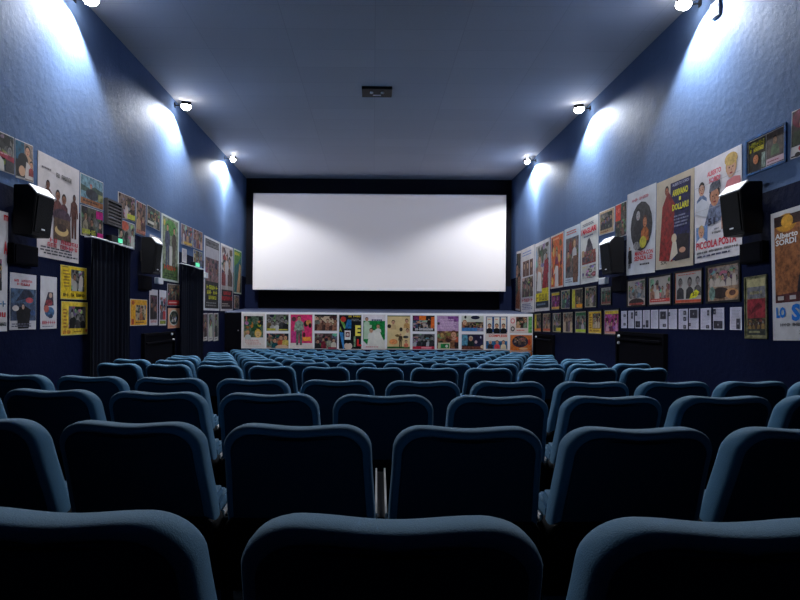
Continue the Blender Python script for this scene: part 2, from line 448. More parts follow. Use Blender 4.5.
def wall_box(name, side, q, depth, m, label, cat, group=None, bev=.006, parts=None):
    org, w_, h_, _ = wall_rect(side, q)
    e = None
    bm = bmesh.new(); box(bm, -w_/2, -h_/2, .0, w_/2, h_/2, depth, bev=bev)
    bmesh.ops.transform(bm, matrix=frame_of(side), verts=bm.verts[:])
    o = link(name, bm, m, loc=org); tag(o, label, cat, group)
    if parts:
        for nm, (u0, v0, u1, v1, n0, n1), mm in parts:
            bm = bmesh.new(); box(bm, -w_/2+u0*w_, -h_/2+v0*h_, n0, -w_/2+u1*w_, -h_/2+v1*h_, n1)
            bmesh.ops.transform(bm, matrix=frame_of(side), verts=bm.verts[:]); link(nm, bm, mm, o)
    return o
BK = mat('blackened_hatch', (.0035, .0035, .006), .9, spec=.04)
wall_box('equipment_box', 'L', (7, 244, 264, 32, 246, 266), .07, BK, 'flat black box on the left wall under the nearer speaker', 'box', parts=[('cover', (.05, .08, .95, .92, .07, .078), BK)])
wall_box('equipment_box', 'L', (138, 275, 290, 147.6, 277, 290), .07, BK, 'flat black box on the left wall under the farther speaker', 'box', parts=[('cover', (.05, .08, .95, .92, .07, .078), BK)])
wall_box('equipment_box', 'R', (616, 277, 292, 627, 276, 292), .07, BK, 'flat black box on the right wall under the farther speaker', 'box', parts=[('cover', (.05, .08, .95, .92, .07, .078), BK)])
wall_box('equipment_box', 'R', (746, 244, 264, 769, 241, 262), .07, BK, 'flat black box on the right wall under the nearer speaker', 'box', parts=[('cover', (.05, .08, .95, .92, .07, .078), BK)])
wall_box('junction_box', 'L', (154.5, 277.6, 283.6, 160, 278, 284), .06, M_WHITE, 'small white box on the left wall below the farther speaker', 'box', parts=[('lid', (.1, .1, .9, .9, .06, .066), M_WHITE)])
wall_box('junction_box', 'R', (602, 278.2, 284.2, 608.5, 277.6, 284), .06, M_WHITE, 'small white box on the right wall below the farther speaker', 'box', parts=[('lid', (.1, .1, .9, .9, .06, .066), M_WHITE)])
wall_box('junction_box', 'L', (203, 272.5, 278, 205.5, 272.7, 278), .06, M_WHITE, 'tiny white box at the right end of the farther curtain rail', 'box')
wall_box('motion_sensor', 'R', (713, 4, 19, 720.5, 0, 16), .03, M_WHITE, 'small white sensor box high on the bright right wall', 'sensor', parts=[('sensor_eye', (.2, .02, .8, .2, .03, .036), M_BLACK)])

# ---- low black hatches in the side walls
def hatch(side, q, label, ledge=.75, dots=()):
    org, w_, h_, _ = wall_rect(side, q)
    e = tag(empty('access_hatch', org), label, 'hatch')
    T = frame_of(side)
    def part(nm, boxes, m, par=e):
        bm = bmesh.new()
        for b in boxes: box(bm, *b)
        bmesh.ops.transform(bm, matrix=T, verts=bm.verts[:]); return link(nm, bm, m, par)
    W, H = w_/2, h_/2
    part('hatch_frame', [(-W, -H, 0, -W+.05, H, .06), (W-.05, -H, 0, W, H, .06), (-W+.05, H-.05, 0, W-.05, H, .06)], BK)
    pn = part('hatch_panel', [(-W+.05, -H, .0, W-.05, H-.05, .02)], BK)
    part('ledge', [(-W+.05, -H+ledge*2*H-.015, .02, W-.05, -H+ledge*2*H+.015, .085)], BK)
    for u, v in dots:
        bm = bmesh.new(); tube(bm, (-W+u*2*W, -H+v*2*H, .06), (-W+u*2*W, -H+v*2*H, .085), .022, 10)
        bmesh.ops.transform(bm, matrix=T, verts=bm.verts[:]); link('white_knob', bm, M_WHITE, e)
hatch('L', (141, 332, 366, 172.5, 332.5, 362), 'low black hatch with a ledge in the left wall between the curtains', .70, ((.84, .92), (.9, .72)))
hatch('R', (619, 333, 366, 668, 332, 370), 'wide low black hatch in the right wall under the white sheets', .78, ((.10, .86), (.10, .66)))
hatch('R', (536, 334, 358, 555, 334, 360), 'narrow black hatch in the right wall beside the stage', .78, ((.18, .86),))

# ---- curtains on the left wall
def curtain(px0, px1, ztop, label, rpx0, rpx1):
    XC = XL+.10; d0 = XC*F/(px0-VX); d1 = XC*F/(px1-VX)
    e = tag(empty('doorway_curtain', (XL+.10, d0, floor_z(d0))), label, 'curtain')
    bm = bmesh.new(); n = 90; L_ = d1-d0; rnd = random.Random(int(px0)); ph = rnd.random()*6
    folds = round(L_/.12)
    zt = ztop-floor_z(d0)
    rows = []
    for j in range(9):
        t = j/8; z = zt*t+.015*(1-t)
        row = []
        for i in range(n+1):
            u = i/n; a = .030+.014*math.sin(3*u*PI+ph)
            yy = u*L_ + .012*math.sin(u*17+t*2)
            xx = a*math.sin(2*PI*folds*u+.5*math.sin(5*u+ph)+.25*(1-t)*math.sin(9*u))*(1-.35*t)
            row.append(bm.verts.new((xx, yy, z)))
        rows.append(row)
    for a, b in zip(rows, rows[1:]):
        for i in range(n): bm.faces.new((a[i], a[i+1], b[i+1], b[i]))
    bmesh.ops.solidify(bm, geom=bm.faces[:], thickness=.006)
    link('curtain_cloth', bm, M_CURTAIN, e, smooth=True)
    r0 = XC*F/(rpx0-VX)-d0; r1 = XC*F/(rpx1-VX)-d0
    bm = bmesh.new(); tube(bm, (0, r0, zt+.02), (0, r1, zt+.02), .010); 
    for yy in (r0+.05, r1-.05): box(bm, -.10, yy-.006, zt+.014, 0, yy+.006, zt+.026)
    link('curtain_rail', bm, M_WHITE, e)
curtain(90, 130, EYE+.955, 'tall dark pleated curtain on the left wall, nearer the camera', 90, 132)
curtain(181, 203, EYE+.93, 'narrow dark pleated curtain on the left wall, nearer the screen', 181, 203)

# ---- green exit lights
wall_box('exit_light', 'L', (106, 235, 242, 116.5, 237.5, 244), .08, M_BLACK, 'black exit light glowing green above the nearer curtain', 'exit light', parts=[('green_lens', (.62, .15, .95, .75, .08, .095), M_GREEN)])
wall_box('exit_light', 'L', (191, 262, 267, 195.5, 263, 267.5), .08, M_BLACK, 'small exit light glowing green above the farther curtain', 'exit light', parts=[('green_lens', (.15, .12, .9, .88, .08, .095), M_GREEN)])

# ---- louvred grille
org, w_, h_, tl = wall_rect('L', (104, 197.5, 224.5, 119, 204.5, 228))
e = tag(empty('air_vent', org), 'dark louvred air vent among the posters on the left wall', 'vent')
T = frame_of('L')
bm = bmesh.new()
for b in ((-w_/2, -h_/2, 0, -w_/2+.03, h_/2, .05), (w_/2-.03, -h_/2, 0, w_/2, h_/2, .05), (-w_/2+.03, h_/2-.03, 0, w_/2-.03, h_/2, .05), (-w_/2+.03, -h_/2, 0, w_/2-.03, -h_/2+.03, .05), (-w_/2+.03, -h_/2+.03, 0, w_/2-.03, h_/2-.03, .008)): box(bm, *b)
bmesh.ops.transform(bm, matrix=T, verts=bm.verts[:]); link('vent_frame', bm, mat('vent_dark', (.03, .028, .032), .5), e)
for i in range(6):
    z = -h_/2+.06+i*(h_-.12)/5
    bm = bmesh.new(); prism(bm, [(z-.014, .010), (z+.018, .012), (z+.004, .046), (z-.018, .046)], -w_/2+.03, w_/2-.03, 'x')
    bmesh.ops.transform(bm, matrix=T, verts=bm.verts[:]); link('louvre', bm, mat('louvre_brown_grey', (.10, .085, .085), .5), e)

# ---- ceiling unit
dx, dy = deroll(377, 90.5); d = 3.92*F/(-dy)
e = tag(empty('ceiling_unit', (dx*d/F, d, ZC)), 'black rectangular fixture with two small lights on the ceiling', 'ceiling fixture')
W = .5*30*d/F
d2 = 3.92*F/(316-95); d1 = 3.92*F/(316-86.5)
bm = bmesh.new(); box(bm, -W, -(d2-d1)/2, -.05, W, (d2-d1)/2, 0, bev=.008); link('housing', bm, M_BLACK, e)
for s in (-1, 1):
    bm = bmesh.new(); tube(bm, (s*W*.36, -.05, -.068), (s*W*.36, -.05, -.05), .03, 14); link('small_light', bm, M_WHITE, e)
bm = bmesh.new(); box(bm, -.07, .06, -.056, .07, .10, -.05); link('plate', bm, M_WHITE, e)


# ================================================================= POSTERS
INK = {}
def ink_mat(c):
    """printing ink: blotchy in tone, as a screened photograph is"""
    m = bpy.data.materials.new('ink_%d_%d_%d' % c); m.use_nodes = True; nt = m.node_tree; b = nt.nodes['Principled BSDF']
    col = srgb(c); pale = min(c) > 150 or (min(c) > 100 and max(c) > 200)
    b.inputs['Roughness'].default_value = .6; b.inputs['Specular IOR Level'].default_value = .2
    N = nt.nodes.new; L = nt.links.new
    tc = N('ShaderNodeTexCoord'); n = N('ShaderNodeTexNoise'); n.inputs['Scale'].default_value = 14 if not pale else 4; n.inputs['Detail'].default_value = 4; n.inputs['Roughness'].default_value = .7
    L(tc.outputs['Object'], n.inputs['Vector'])
    r = N('ShaderNodeValToRGB'); L(n.outputs['Fac'], r.inputs[0]); k = (.30 if max(c) < 185 else .62) if not pale else .82; k2 = 1.12 if not pale else 1.0
    r.color_ramp.elements[0].position = .36; r.color_ramp.elements[1].position = .62
    r.color_ramp.elements[0].color = (*[x*k for x in col], 1); r.color_ramp.elements[1].color = (*[min(.95, x*k2) for x in col], 1)
    L(r.outputs[0], b.inputs['Base Color']); return m
def ink(c):
    c = tuple(int(x) for x in c)
    if c not in INK:
        INK[c] = ink_mat(c)
    return INK[c]
class Art:
    """flat print on a sheet: u to the right, v downwards, both 0..1"""
    def __init__(s, W, H): s.W, s.H, s.bm, s.mats, s.k, s.txt = W, H, bmesh.new(), [], 0, []
    def mi(s, c):
        m = ink(c)
        if m not in s.mats: s.mats.append(m)
        return s.mats.index(m)
    def poly(s, pts, c):
        s.k += 1; n = .0042+s.k*.00006
        f = s.bm.faces.new([s.bm.verts.new(((min(.992, max(.008, u))-.5)*s.W, (.5-min(.995, max(.005, v)))*s.H, n)) for u, v in pts]); f.material_index = s.mi(c)
    def r(s, u0, v0, u1, v1, c): s.poly([(u0, v1), (u1, v1), (u1, v0), (u0, v0)], c)
    def e(s, u, v, ru, rv, c, n=16, a=0):
        s.poly([(u+ru*math.cos(t)*math.cos(a)-rv*math.sin(t)*math.sin(a), v+ru*math.cos(t)*math.sin(a)+rv*math.sin(t)*math.cos(a)) for t in [-2*PI*i/n for i in range(n)]], c)
    def head(s, u, v, h, skin, hair):
        """head of height h (fraction of sheet height) centred at u,v"""
        w = h*s.H/s.W*.37
        s.e(u, v-h*.10, w*1.18, h*.52, hair); s.e(u, v+h*.04, w, h*.44, skin)
        dk = tuple(x*.45 for x in skin)
        for q in (-1, 1): s.e(u+q*w*.38, v-h*.02, w*.17, h*.045, dk, 8)
        s.e(u+w*.05, v+h*.10, w*.12, h*.08, tuple(x*.75 for x in skin), 8)
        s.e(u, v+h*.26, w*.34, h*.045, (150, 50, 50), 8)
    def bust(s, u, v, h, body, skin=(205, 150, 120), hair=(40, 28, 24)):
        w = h*s.H/s.W*.5
        s.poly([(u-w*1.5, v+h*1.7), (u+w*1.5, v+h*1.7), (u+w*1.35, v+h*.75), (u+w*.5, v+h*.45), (u-w*.5, v+h*.45), (u-w*1.35, v+h*.75)], body)
        s.head(u, v, h, skin, hair)
    def man(s, u, v0, v1, body, legs=None, skin=(205, 150, 120), hair=(40, 28, 24), lean=0):
        """standing figure from v0 (crown) to v1 (feet)"""
        H = v1-v0; h = H/7; w = h*s.H/s.W*.9; legs = legs or body
        s.poly([(u-w*.8, v0+H*.5), (u+w*.8, v0+H*.5), (u+w, v0+H*.2), (u+w*.4, v0+H*.14), (u-w*.4, v0+H*.14), (u-w, v0+H*.2)], body)
        for q in (-1, 1):
            s.poly([(u+q*w*.5-w*.3+lean, v1), (u+q*w*.5+w*.3+lean, v1), (u+q*w*.4+w*.42, v0+H*.48), (u+q*w*.4-w*.42, v0+H*.48)], legs)
            s.poly([(u+q*w*1.2-w*.2, v0+H*.52), (u+q*w*1.2+w*.2, v0+H*.52), (u+q*w*.9+w*.2, v0+H*.2), (u+q*w*.9-w*.2, v0+H*.2)], body)
        s.head(u, v0+h*.55, h*1.1, skin, hair)
    def scene(s, u0, v0, u1, v1, pal, seed, people=3):
        """a printed picture: ground, backdrop shapes and a few people in the given colours"""
        rnd = random.Random(seed); s.r(u0, v0, u1, v1, pal[0]); W_, H_ = u1-u0, v1-v0
        def cl(pts): return [(min(u1, max(u0, a)), min(v1, max(v0, b))) for a, b in pts]
        for i in range(26):
            c = tuple(x*(.55+.5*rnd.random()) for x in pal[1+i % (len(pal)-1)]); q = 1 if i < 8 else .55; c = tuple(round(x/12)*12 for x in c)
            u = u0+rnd.random()*W_; v = v0+rnd.random()*H_; a = (.08+.16*rnd.random())*W_*q; b = (.08+.18*rnd.random())*H_*q; n = 7; ph = rnd.random()*6
            s.poly(cl([(u+a*math.cos(-t)*(.7+.5*rnd.random()), v+b*math.sin(-t)*(.7+.5*rnd.random())) for t in [ph+2*PI*j/n for j in range(n)]]), c)
        for i in range(people):
            u = u0+W_*(i+.5+.25*(rnd.random()-.5))/people; hh = H_*(.20+.12*rnd.random()); v = v0+H_*(.30+.25*rnd.random())
            ww = hh*s.H/s.W*.5; body = pal[1+(i*2+seed) % (len(pal)-1)]
            sk = rnd.choice([(176, 134, 106), (160, 112, 88), (190, 150, 124)]) if seed % 7 else (150, 146, 142)
            s.poly(cl([(u-ww*1.5, v1), (u+ww*1.5, v1), (u+ww*1.3, v+hh*.8), (u+ww*.4, v+hh*.45), (u-ww*.4, v+hh*.45), (u-ww*1.3, v+hh*.8)]), body)
            s.head(u, v, hh, sk, rnd.choice([(30, 24, 22), (60, 40, 28), (20, 20, 24)]))
    def lines(s, u0, v0, u1, v1, n, c, seed=1):
        rnd = random.Random(seed)
        for i in range(n):
            v = v0+(v1-v0)*(i+.2)/n; a = u0+(u1-u0)*rnd.random()*.1; b = u1-(u1-u0)*rnd.random()*.2; u = a; h = (v1-v0)/n*.5
            while u < b-.02:
                w_ = (.05+.10*rnd.random())*(u1-u0); s.r(u, v, min(b, u+w_), v+h, c); u += w_+.025*(u1-u0)
    def g(s, word, u, v, w_, h, c, slant=0):
        """a word too blurred to read: broken vertical and level strokes of its length and weight"""
        n = len(word); rnd = random.Random(n*7+int(u*100)); p = w_/n; x = u-w_/2; a, b = v-h/2, v+h/2
        for ch in word:
            if ch != ' ':
                q = p*.26; s.r(x+p*.08, a, x+p*.08+q, b, c); k = rnd.randrange(4)
                if k != 1: s.r(x+p*.60, a if k else a+h*.3, x+p*.60+q, b, c)
                y = (a, v-h*.09, b-h*.2, v)[k]; s.r(x+p*.08, y, x+p*.86, y+h*.2, c)
            x += p
    def t(s, text, u, v, w_, h, c, slant=0): s.txt.append((text, u, v, w_, h, c, slant))
_tc = {}
def text_mesh(text, bold):
    if text in _tc: return _tc[text]
    cu = bpy.data.curves.new('lettering', 'FONT'); cu.body = text; cu.size = 1; cu.resolution_u = 2; cu.offset = bold
    o = bpy.data.objects.new('lettering', cu); C.objects.link(o); bpy.context.view_layer.update()
    me = bpy.data.meshes.new_from_object(o.evaluated_get(bpy.context.evaluated_depsgraph_get()))
    bpy.data.objects.remove(o); bpy.data.curves.remove(cu)
    _tc[text] = me; return me
def poster(side, q, label, draw, name='film_poster', cat='poster', group=None, paper=(222, 216, 214), frame=None, off=0, glass=False):
    org, W, H, tilt = wall_rect(side, q)
    T = frame_of(side); nrm = Vector((T[0][2], T[1][2], T[2][2]))
    fw = frame[1] if frame else 0
    w_, h_ = W-2*fw, H-2*fw
    R = T @ Matrix.Rotation(tilt, 4, 'Z')
    bm = bmesh.new()
    # the sheet, very slightly buckled along its fold lines
    nx, ny = 4, 6; rnd = random.Random(int(q[0]*7+q[1])); n0 = .003
    g = []
    for k in (0, 1):
        g.append([[bm.verts.new((w_*(i/nx-.5), h_*(j/ny-.5), (0 if k == 0 else n0))) for i in range(nx+1)] for j in range(ny+1)])
    for j in range(ny):
        for i in range(nx):
            bm.faces.new((g[1][j][i], g[1][j][i+1], g[1][j+1][i+1], g[1][j+1][i])); bm.faces.new((g[0][j][i], g[0][j+1][i], g[0][j+1][i+1], g[0][j][i+1]))
    for j in range(ny):
        for i in (0, nx): bm.faces.new((g[0][j][i], g[1][j][i], g[1][j+1][i], g[0][j+1][i]))
    for i in range(nx):
        for j in (0, ny): bm.faces.new((g[0][j][i], g[0][j][i+1], g[1][j][i+1], g[1][j][i]))
    o = link(name, bm, ink(paper), loc=org+nrm*(off+.001)); o.matrix_world = Matrix.Translation(org+nrm*(off+.001)) @ R
    tag(o, label, cat, group)
    A = Art(w_, h_); draw(A)
    if A.k:
        p = link('picture', A.bm, A.mats, o, recalc=False)
    else: A.bm.free()
    if A.txt:
        bm = bmesh.new(); mats = []
        plain = lambda c: mat('print_%d_%d_%d' % tuple(c), srgb(c), .6, spec=.2)
        for text, u, v, tw, th, c, sl in A.txt:
            me = text_mesh(text, .05 if th > .08 else (.03 if th > .04 else .008))
            xs = [x.co.x for x in me.vertices]; ys = [x.co.y for x in me.vertices]
            if not xs: continue
            a, b, c0, d0 = min(xs), max(xs), min(ys), max(ys)
            if plain(c) not in mats: mats.append(plain(c))
            nb = len(bm.verts); nf = len(bm.faces); bm.from_mesh(me); bm.verts.ensure_lookup_table(); bm.faces.ensure_lookup_table()
            for x in bm.verts[nb:]:
                uu = (x.co.x-a)/(b-a)-.5; vv = (x.co.y-c0)/(d0-c0)-.5
                x.co = Vector(((u-.5)*w_+uu*tw*w_, (.5-v)*h_+vv*th*h_+uu*tw*w_*sl, .0042+(A.k+6)*.00006))
            for f in bm.faces[nf:]: f.material_index = mats.index(plain(c))
        link('lettering', bm, mats, o, recalc=False)
    if frame:
        bm = bmesh.new(); a, b = W/2, H/2
        for bx in ((-a, -b, 0, a, -b+fw, .016), (-a, b-fw, 0, a, b, .016), (-a, -b+fw, 0, -a+fw, b-fw, .016), (a-fw, -b+fw, 0, a, b-fw, .016)): box(bm, *bx)
        link('frame', bm, ink(frame[0]), o)
    return o
BLK = (14, 14, 18); RED = (190, 30, 40); DRK = (40, 38, 42); WHT = (232, 228, 226); YEL = (230, 200, 40)
G_L, G_R, G_F, G_S = 'posters on the left wall', 'posters on the right wall', 'posters along the stage front', 'printed sheets on the right wall'
BW = [(120, 116, 112), (60, 58, 60), (170, 166, 160), (30, 30, 32), (200, 196, 190)]
GRN = [(96, 120, 90), (50, 70, 56), (170, 170, 130), (190, 150, 60), (40, 44, 42), (200, 205, 190)]
BRN = [(140, 110, 85), (70, 46, 36), (190, 150, 110), (40, 30, 28), (170, 80, 50), (90, 80, 76)]
OCH = [(200, 160, 110), (120, 80, 50), (60, 44, 36), (220, 200, 160), (170, 100, 60)]

# ---------- stage front: 12 columns of posters
def stage_rect(x0, y0, x1, y1): return (x0, y0, y1, x1, y0+(x1-x0)*ROLL, y1+(x1-x0)*ROLL)
def d(A):
    A.scene(.07, .07, .93, .70, [(90, 110, 90), (30, 60, 50), (200, 190, 160), (50, 120, 60), (200, 170, 70), (30, 30, 34)], 3, 0)
    A.e(.70, .58, .15, .13, (222, 180, 80)); A.head(.70, .59, .20, (220, 180, 120), (215, 170, 70)); A.bust(.25, .56, .12, (200, 205, 200), hair=(190, 150, 80))
    A.lines(.12, .76, .88, .92, 3, (222, 170, 160))
poster('F', stage_rect(242.5, 313.5, 265, 347.5), 'cream bordered film poster with green scene and blond head, leftmost on the stage', d, group=G_F, paper=(235, 225, 220))
def d(A): A.scene(.02, .03, .98, .98, BW+[(110, 90, 60)], 14, 5); A.r(.05, .84, .42, .97, (190, 180, 60)); A.r(.55, .88, .95, .95, (190, 180, 60))
poster('F', stage_rect(266.3, 313.8, 289, 331), 'brownish crowd picture with two yellow captions, second column of the stage front, upper', d, group=G_F)
def d(A): A.scene(.02, .03, .98, .97, [(150, 120, 100), (20, 80, 90), (200, 170, 130), (150, 70, 50), (30, 50, 60)], 5, 0); A.bust(.65, .3, .3, (180, 80, 50)); A.bust(.85, .3, .3, (205, 180, 90)); A.bust(.38, .5, .3, (20, 90, 100)); A.e(.7, .95, .3, .18, (215, 180, 150))
poster('F', stage_rect(266.3, 333, 289, 348), 'colour picture of people at a table, second column of the stage front, lower', d, group=G_F)
def d(A):
    A.r(.03, .02, .97, .84, (226, 52, 110)); A.r(.06, .5, .28, .84, (205, 60, 130)); A.man(.40, .07, .90, (150, 170, 150), (105, 115, 105), hair=(90, 60, 45))
    A.e(.17, .15, .10, .07, (110, 60, 70)); A.e(.70, .28, .10, .09, (60, 40, 36)); A.e(.82, .25, .12, .08, (220, 150, 80)); A.e(.88, .33, .07, .07, (60, 30, 30)); A.r(.55, .66, .92, .78, (240, 150, 60)); A.e(.62, .60, .06, .07, (90, 30, 40))
poster('F', stage_rect(290.2, 313.8, 313, 348.5), 'bright pink film poster with a man in pale suit on the stage front', d, group=G_F, paper=(236, 222, 214))
def d(A): A.r(.02, .02, .98, .12, (40, 40, 44)); A.scene(.02, .12, .98, .97, [(205, 180, 150), (120, 70, 50), (80, 50, 44), (70, 66, 66), (150, 100, 80)], 9, 6); A.bust(.14, .25, .2, (110, 110, 100))
poster('F', stage_rect(314.3, 314.2, 337.5, 331), 'sandy battle scene picture, fourth column of the stage front, upper', d, group=G_F)
def d(A): A.scene(.02, .02, .98, .97, [(90, 66, 66), (150, 150, 130), (40, 40, 44), (200, 190, 170), (140, 40, 60), (100, 130, 110)], 11, 4); A.r(.6, .88, .98, .98, (150, 40, 70))
poster('F', stage_rect(314.3, 333, 337.5, 349), 'dull red and grey ballroom picture, fourth column of the stage front, lower', d, group=G_F)
def d(A):
    A.r(.02, .02, .98, .98, (16, 18, 22)); A.g('LE NOTTI', .70, .055, .55, .05, YEL); A.lines(.55, .12, .95, .20, 2, (150, 150, 150))
    A.poly([(.05, .15), (.25, .42), (.33, .36), (.12, .10)], (110, 170, 80)); A.e(.2, .14, .12, .08, (190, 50, 40)); A.poly([(.28, .40), (.55, .40), (.55, .15), (.38, .14)], (30, 110, 170)); A.poly([(.03, .5), (.2, .98), (.26, .98), (.2, .52)], (60, 130, 190))
    A.t('E', .84, .46, .24, .30, (236, 220, 90)); A.t('A', .08, .42, .12, .14, (150, 170, 60)); A.t('L', .9, .80, .2, .20, (200, 40, 40)); A.r(.26, .46, .52, .72, (230, 226, 220)); A.r(.30, .50, .48, .64, (150, 40, 50)); A.head(.39, .57, .10, (220, 200, 190), (60, 30, 30)); A.e(.42, .90, .18, .10, (225, 200, 180)); A.e(.42, .78, .1, .05, (20, 16, 16))
    A.r(.66, .62, .74, .92, (140, 170, 130))
poster('F', stage_rect(338.8, 314.3, 361.8, 349.5), 'black poster with jumbled red, blue, green and yellow shapes on the stage front', d, group=G_F)
def d(A):
    A.poly([(.02, .75), (.30, .92), (.98, .70), (.98, .18), (.02, .18)], (24, 140, 66)); A.lines(.38, .12, .98, .20, 1, (30, 70, 120))
    A.poly([(.18, .95), (.75, .95), (.70, .45), (.30, .45)], (232, 226, 216)); A.bust(.17, .14, .11, (185, 205, 175), hair=(80, 60, 40)); A.poly([(.05, .7), (.3, .7), (.40, .30), (.06, .28)], (190, 210, 180))
    A.bust(.37, .46, .13, (228, 222, 214), hair=(90, 50, 40)); A.bust(.68, .34, .12, (226, 222, 212), hair=(100, 70, 50)); A.poly([(.5, .98), (.98, .98), (.98, .80), (.75, .5), (.6, .5)], (230, 224, 214)); A.poly([(.75, .48), (.95, .75), (.98, .6)], (24, 140, 66)); A.lines(.12, .90, .85, .95, 1, (220, 130, 140))
poster('F', stage_rect(363, 314.5, 385.5, 349.5), 'white and green film poster with three figures in white on the stage front', d, group=G_F, paper=(234, 222, 226))
def d(A):
    A.r(.02, .02, .98, .98, (226, 196, 140)); A.r(.02, .02, .98, .045, (50, 90, 60)); A.r(.02, .92, .98, .975, (40, 100, 50)); A.bust(.27, .22, .12, (205, 170, 120), hair=(40, 34, 30)); A.e(.10, .33, .08, .06, (70, 50, 40)); A.bust(.84, .18, .12, (200, 150, 90), hair=(60, 40, 30))
    A.e(.60, .42, .07, .06, (50, 40, 36)); A.bust(.88, .46, .12, (220, 200, 160), hair=(50, 40, 36)); A.e(.28, .78, .18, .08, (240, 150, 90)); A.e(.45, .60, .10, .04, (150, 120, 70)); A.man(.58, .55, .92, (90, 70, 50)); A.e(.8, .64, .12, .04, (60, 60, 60)); A.bust(.82, .78, .09, (220, 120, 90))
poster('F', stage_rect(387, 314.8, 410.5, 349.3), 'sepia film poster with small scattered portraits and a green base on the stage front', d, group=G_F)
def d(A): A.r(.02, .02, .98, .98, (30, 22, 26)); A.scene(.04, .30, .80, .78, [(180, 160, 150), (60, 80, 110), (200, 190, 180), (50, 40, 40)], 6, 3); A.r(.05, .04, .3, .30, (120, 40, 90)); A.r(.3, .04, .6, .3, (226, 110, 30)); A.r(.82, .1, .98, .8, (220, 100, 30)); A.man(.73, .2, .9, (30, 24, 24)); A.g('VIVERANNO', .52, .86, .8, .13, WHT)
poster('F', stage_rect(412.3, 315.2, 435, 331.5), 'dark picture with orange band and white title, seventh column of the stage front, upper', d, group=G_F)
def d(A): A.scene(.02, .02, .98, .80, [(110, 110, 112), (50, 50, 54), (170, 170, 172), (30, 30, 34)], 7, 5); A.r(.02, .80, .98, .97, (190, 36, 66)); A.r(.4, .83, .85, .94, (230, 140, 150))
poster('F', stage_rect(412.3, 333.6, 435, 349.5), 'black and white picture with a crimson strip, seventh column of the stage front, lower', d, group=G_F)
def d(A):
    A.r(.02, .02, .98, .98, (190, 150, 190)); A.r(.5, .03, .98, .18, (140, 80, 150)); A.lines(.12, .10, .9, .42, 7, (225, 190, 215)); A.scene(.02, .46, .98, .97, [(150, 100, 70), (90, 50, 40), (200, 160, 110), (60, 34, 30), (180, 130, 90)], 12, 0)
    A.head(.76, .56, .20, (205, 150, 120), (110, 60, 40)); A.head(.25, .58, .15, (190, 150, 90), (130, 90, 50)); A.r(.06, .80, .60, .98, (205, 200, 160)); A.r(.18, .83, .56, .96, (30, 140, 70)); A.e(.45, .9, .06, .04, (220, 220, 210)); A.e(.08, .24, .06, .04, (80, 70, 70))
poster('F', stage_rect(436.8, 315.2, 459, 349.5), 'violet topped film poster over brown crowd on the stage front', d, group=G_F)
def d(A): A.r(.02, .02, .98, .98, (205, 205, 190)); A.scene(.02, .4, .98, .78, BRN, 8, 5); A.e(.62, .12, .2, .12, (30, 34, 60)); A.e(.18, .1, .05, .1, (30, 30, 34)); A.r(.02, .76, .70, .97, (70, 130, 190)); A.r(.7, .76, .98, .97, (150, 140, 170)); A.head(.15, .45, .3, (215, 165, 130), (190, 130, 90))
poster('F', stage_rect(461.3, 315.5, 483.8, 331.5), 'pale picture with a blue strip at the foot, ninth column of the stage front', d, group=G_F)
def d(A): A.r(.02, .02, .98, .98, (40, 34, 66)); A.r(.02, .04, .28, .72, (90, 150, 175)); A.bust(.42, .3, .3, (24, 40, 36), hair=(190, 180, 150)); A.r(.02, .78, .98, .98, (120, 66, 54)); A.e(.65, .5, .06, .1, (190, 160, 160)); A.e(.86, .2, .03, .08, (200, 200, 210)); A.e(.95, .8, .1, .12, (220, 190, 160))
poster('F', stage_rect(461.3, 334, 483.8, 349.7), 'dark purple picture with pale blue corner, ninth column of the stage front, lower', d, group=G_F)
def d(A):
    A.r(.03, .02, .97, .48, (40, 90, 150)); 
    for u in (.18, .50, .80): A.r(u-.12, .04, u+.12, .46, (232, 222, 208)); A.bust(u, .30, .13, (16, 16, 22), hair=(26, 22, 22)); A.lines(u-.08, .08, u+.08, .13, 1, (225, 130, 90))
    A.t('COMPLESSI', .55, .585, .80, .075, (215, 60, 40)); A.r(.03, .74, .97, .97, (44, 110, 160)); A.bust(.22, .78, .11, (50, 40, 46), hair=(215, 200, 180)); A.bust(.52, .78, .11, (220, 70, 80), hair=(120, 50, 40)); A.bust(.80, .78, .11, (225, 205, 170), hair=(40, 36, 40))
poster('F', stage_rect(485.4, 315.8, 508, 349.8), 'blue and white film poster with six portrait heads on the stage front', d, group=G_F, paper=(236, 224, 214))
def d(A): A.r(.02, .02, .98, .98, (226, 206, 200)); A.scene(.28, .04, .78, .70, [(90, 50, 40), (50, 34, 34), (200, 150, 110), (110, 130, 110)], 13, 3); A.r(.82, .02, .98, .98, (110, 180, 100)); A.e(.13, .28, .10, .16, (215, 110, 120)); A.e(.13, .28, .06, .10, (226, 206, 200)); A.e(.13, .75, .09, .15, (60, 60, 64)); A.e(.13, .75, .05, .08, (220, 210, 205)); A.lines(.3, .78, .75, .9, 1, (220, 110, 100))
poster('F', stage_rect(509.7, 316.2, 532.3, 333), 'pale card with a dark picture and green right strip, rightmost column of stage front, upper', d, group=G_F)
def d(A): A.r(.02, .02, .98, .98, (206, 112, 52)); A.e(.46, .42, .36, .36, (60, 50, 70)); A.scene(.2, .16, .72, .62, [(110, 90, 80), (60, 50, 56), (170, 140, 120)], 4, 2); A.e(.86, .45, .06, .2, (190, 60, 40)); A.e(.6, .86, .2, .07, (215, 170, 130))
poster('F', stage_rect(509.7, 334.7, 532.3, 350.8), 'orange card with an oval picture, rightmost column of the stage front, lower', d, group=G_F)
def d(A): A.r(.02, .02, .98, .98, (222, 120, 36)); A.lines(.1, .2, .9, .8, 3, (240, 190, 80))
poster('F', stage_rect(509.7, 351.2, 532.3, 368), 'plain orange card at floor level under the orange oval card on the stage front', d, group=G_F)
hx0, hx1 = [on_wall('F', x, 316)[0] for x in (224, 241.5)]
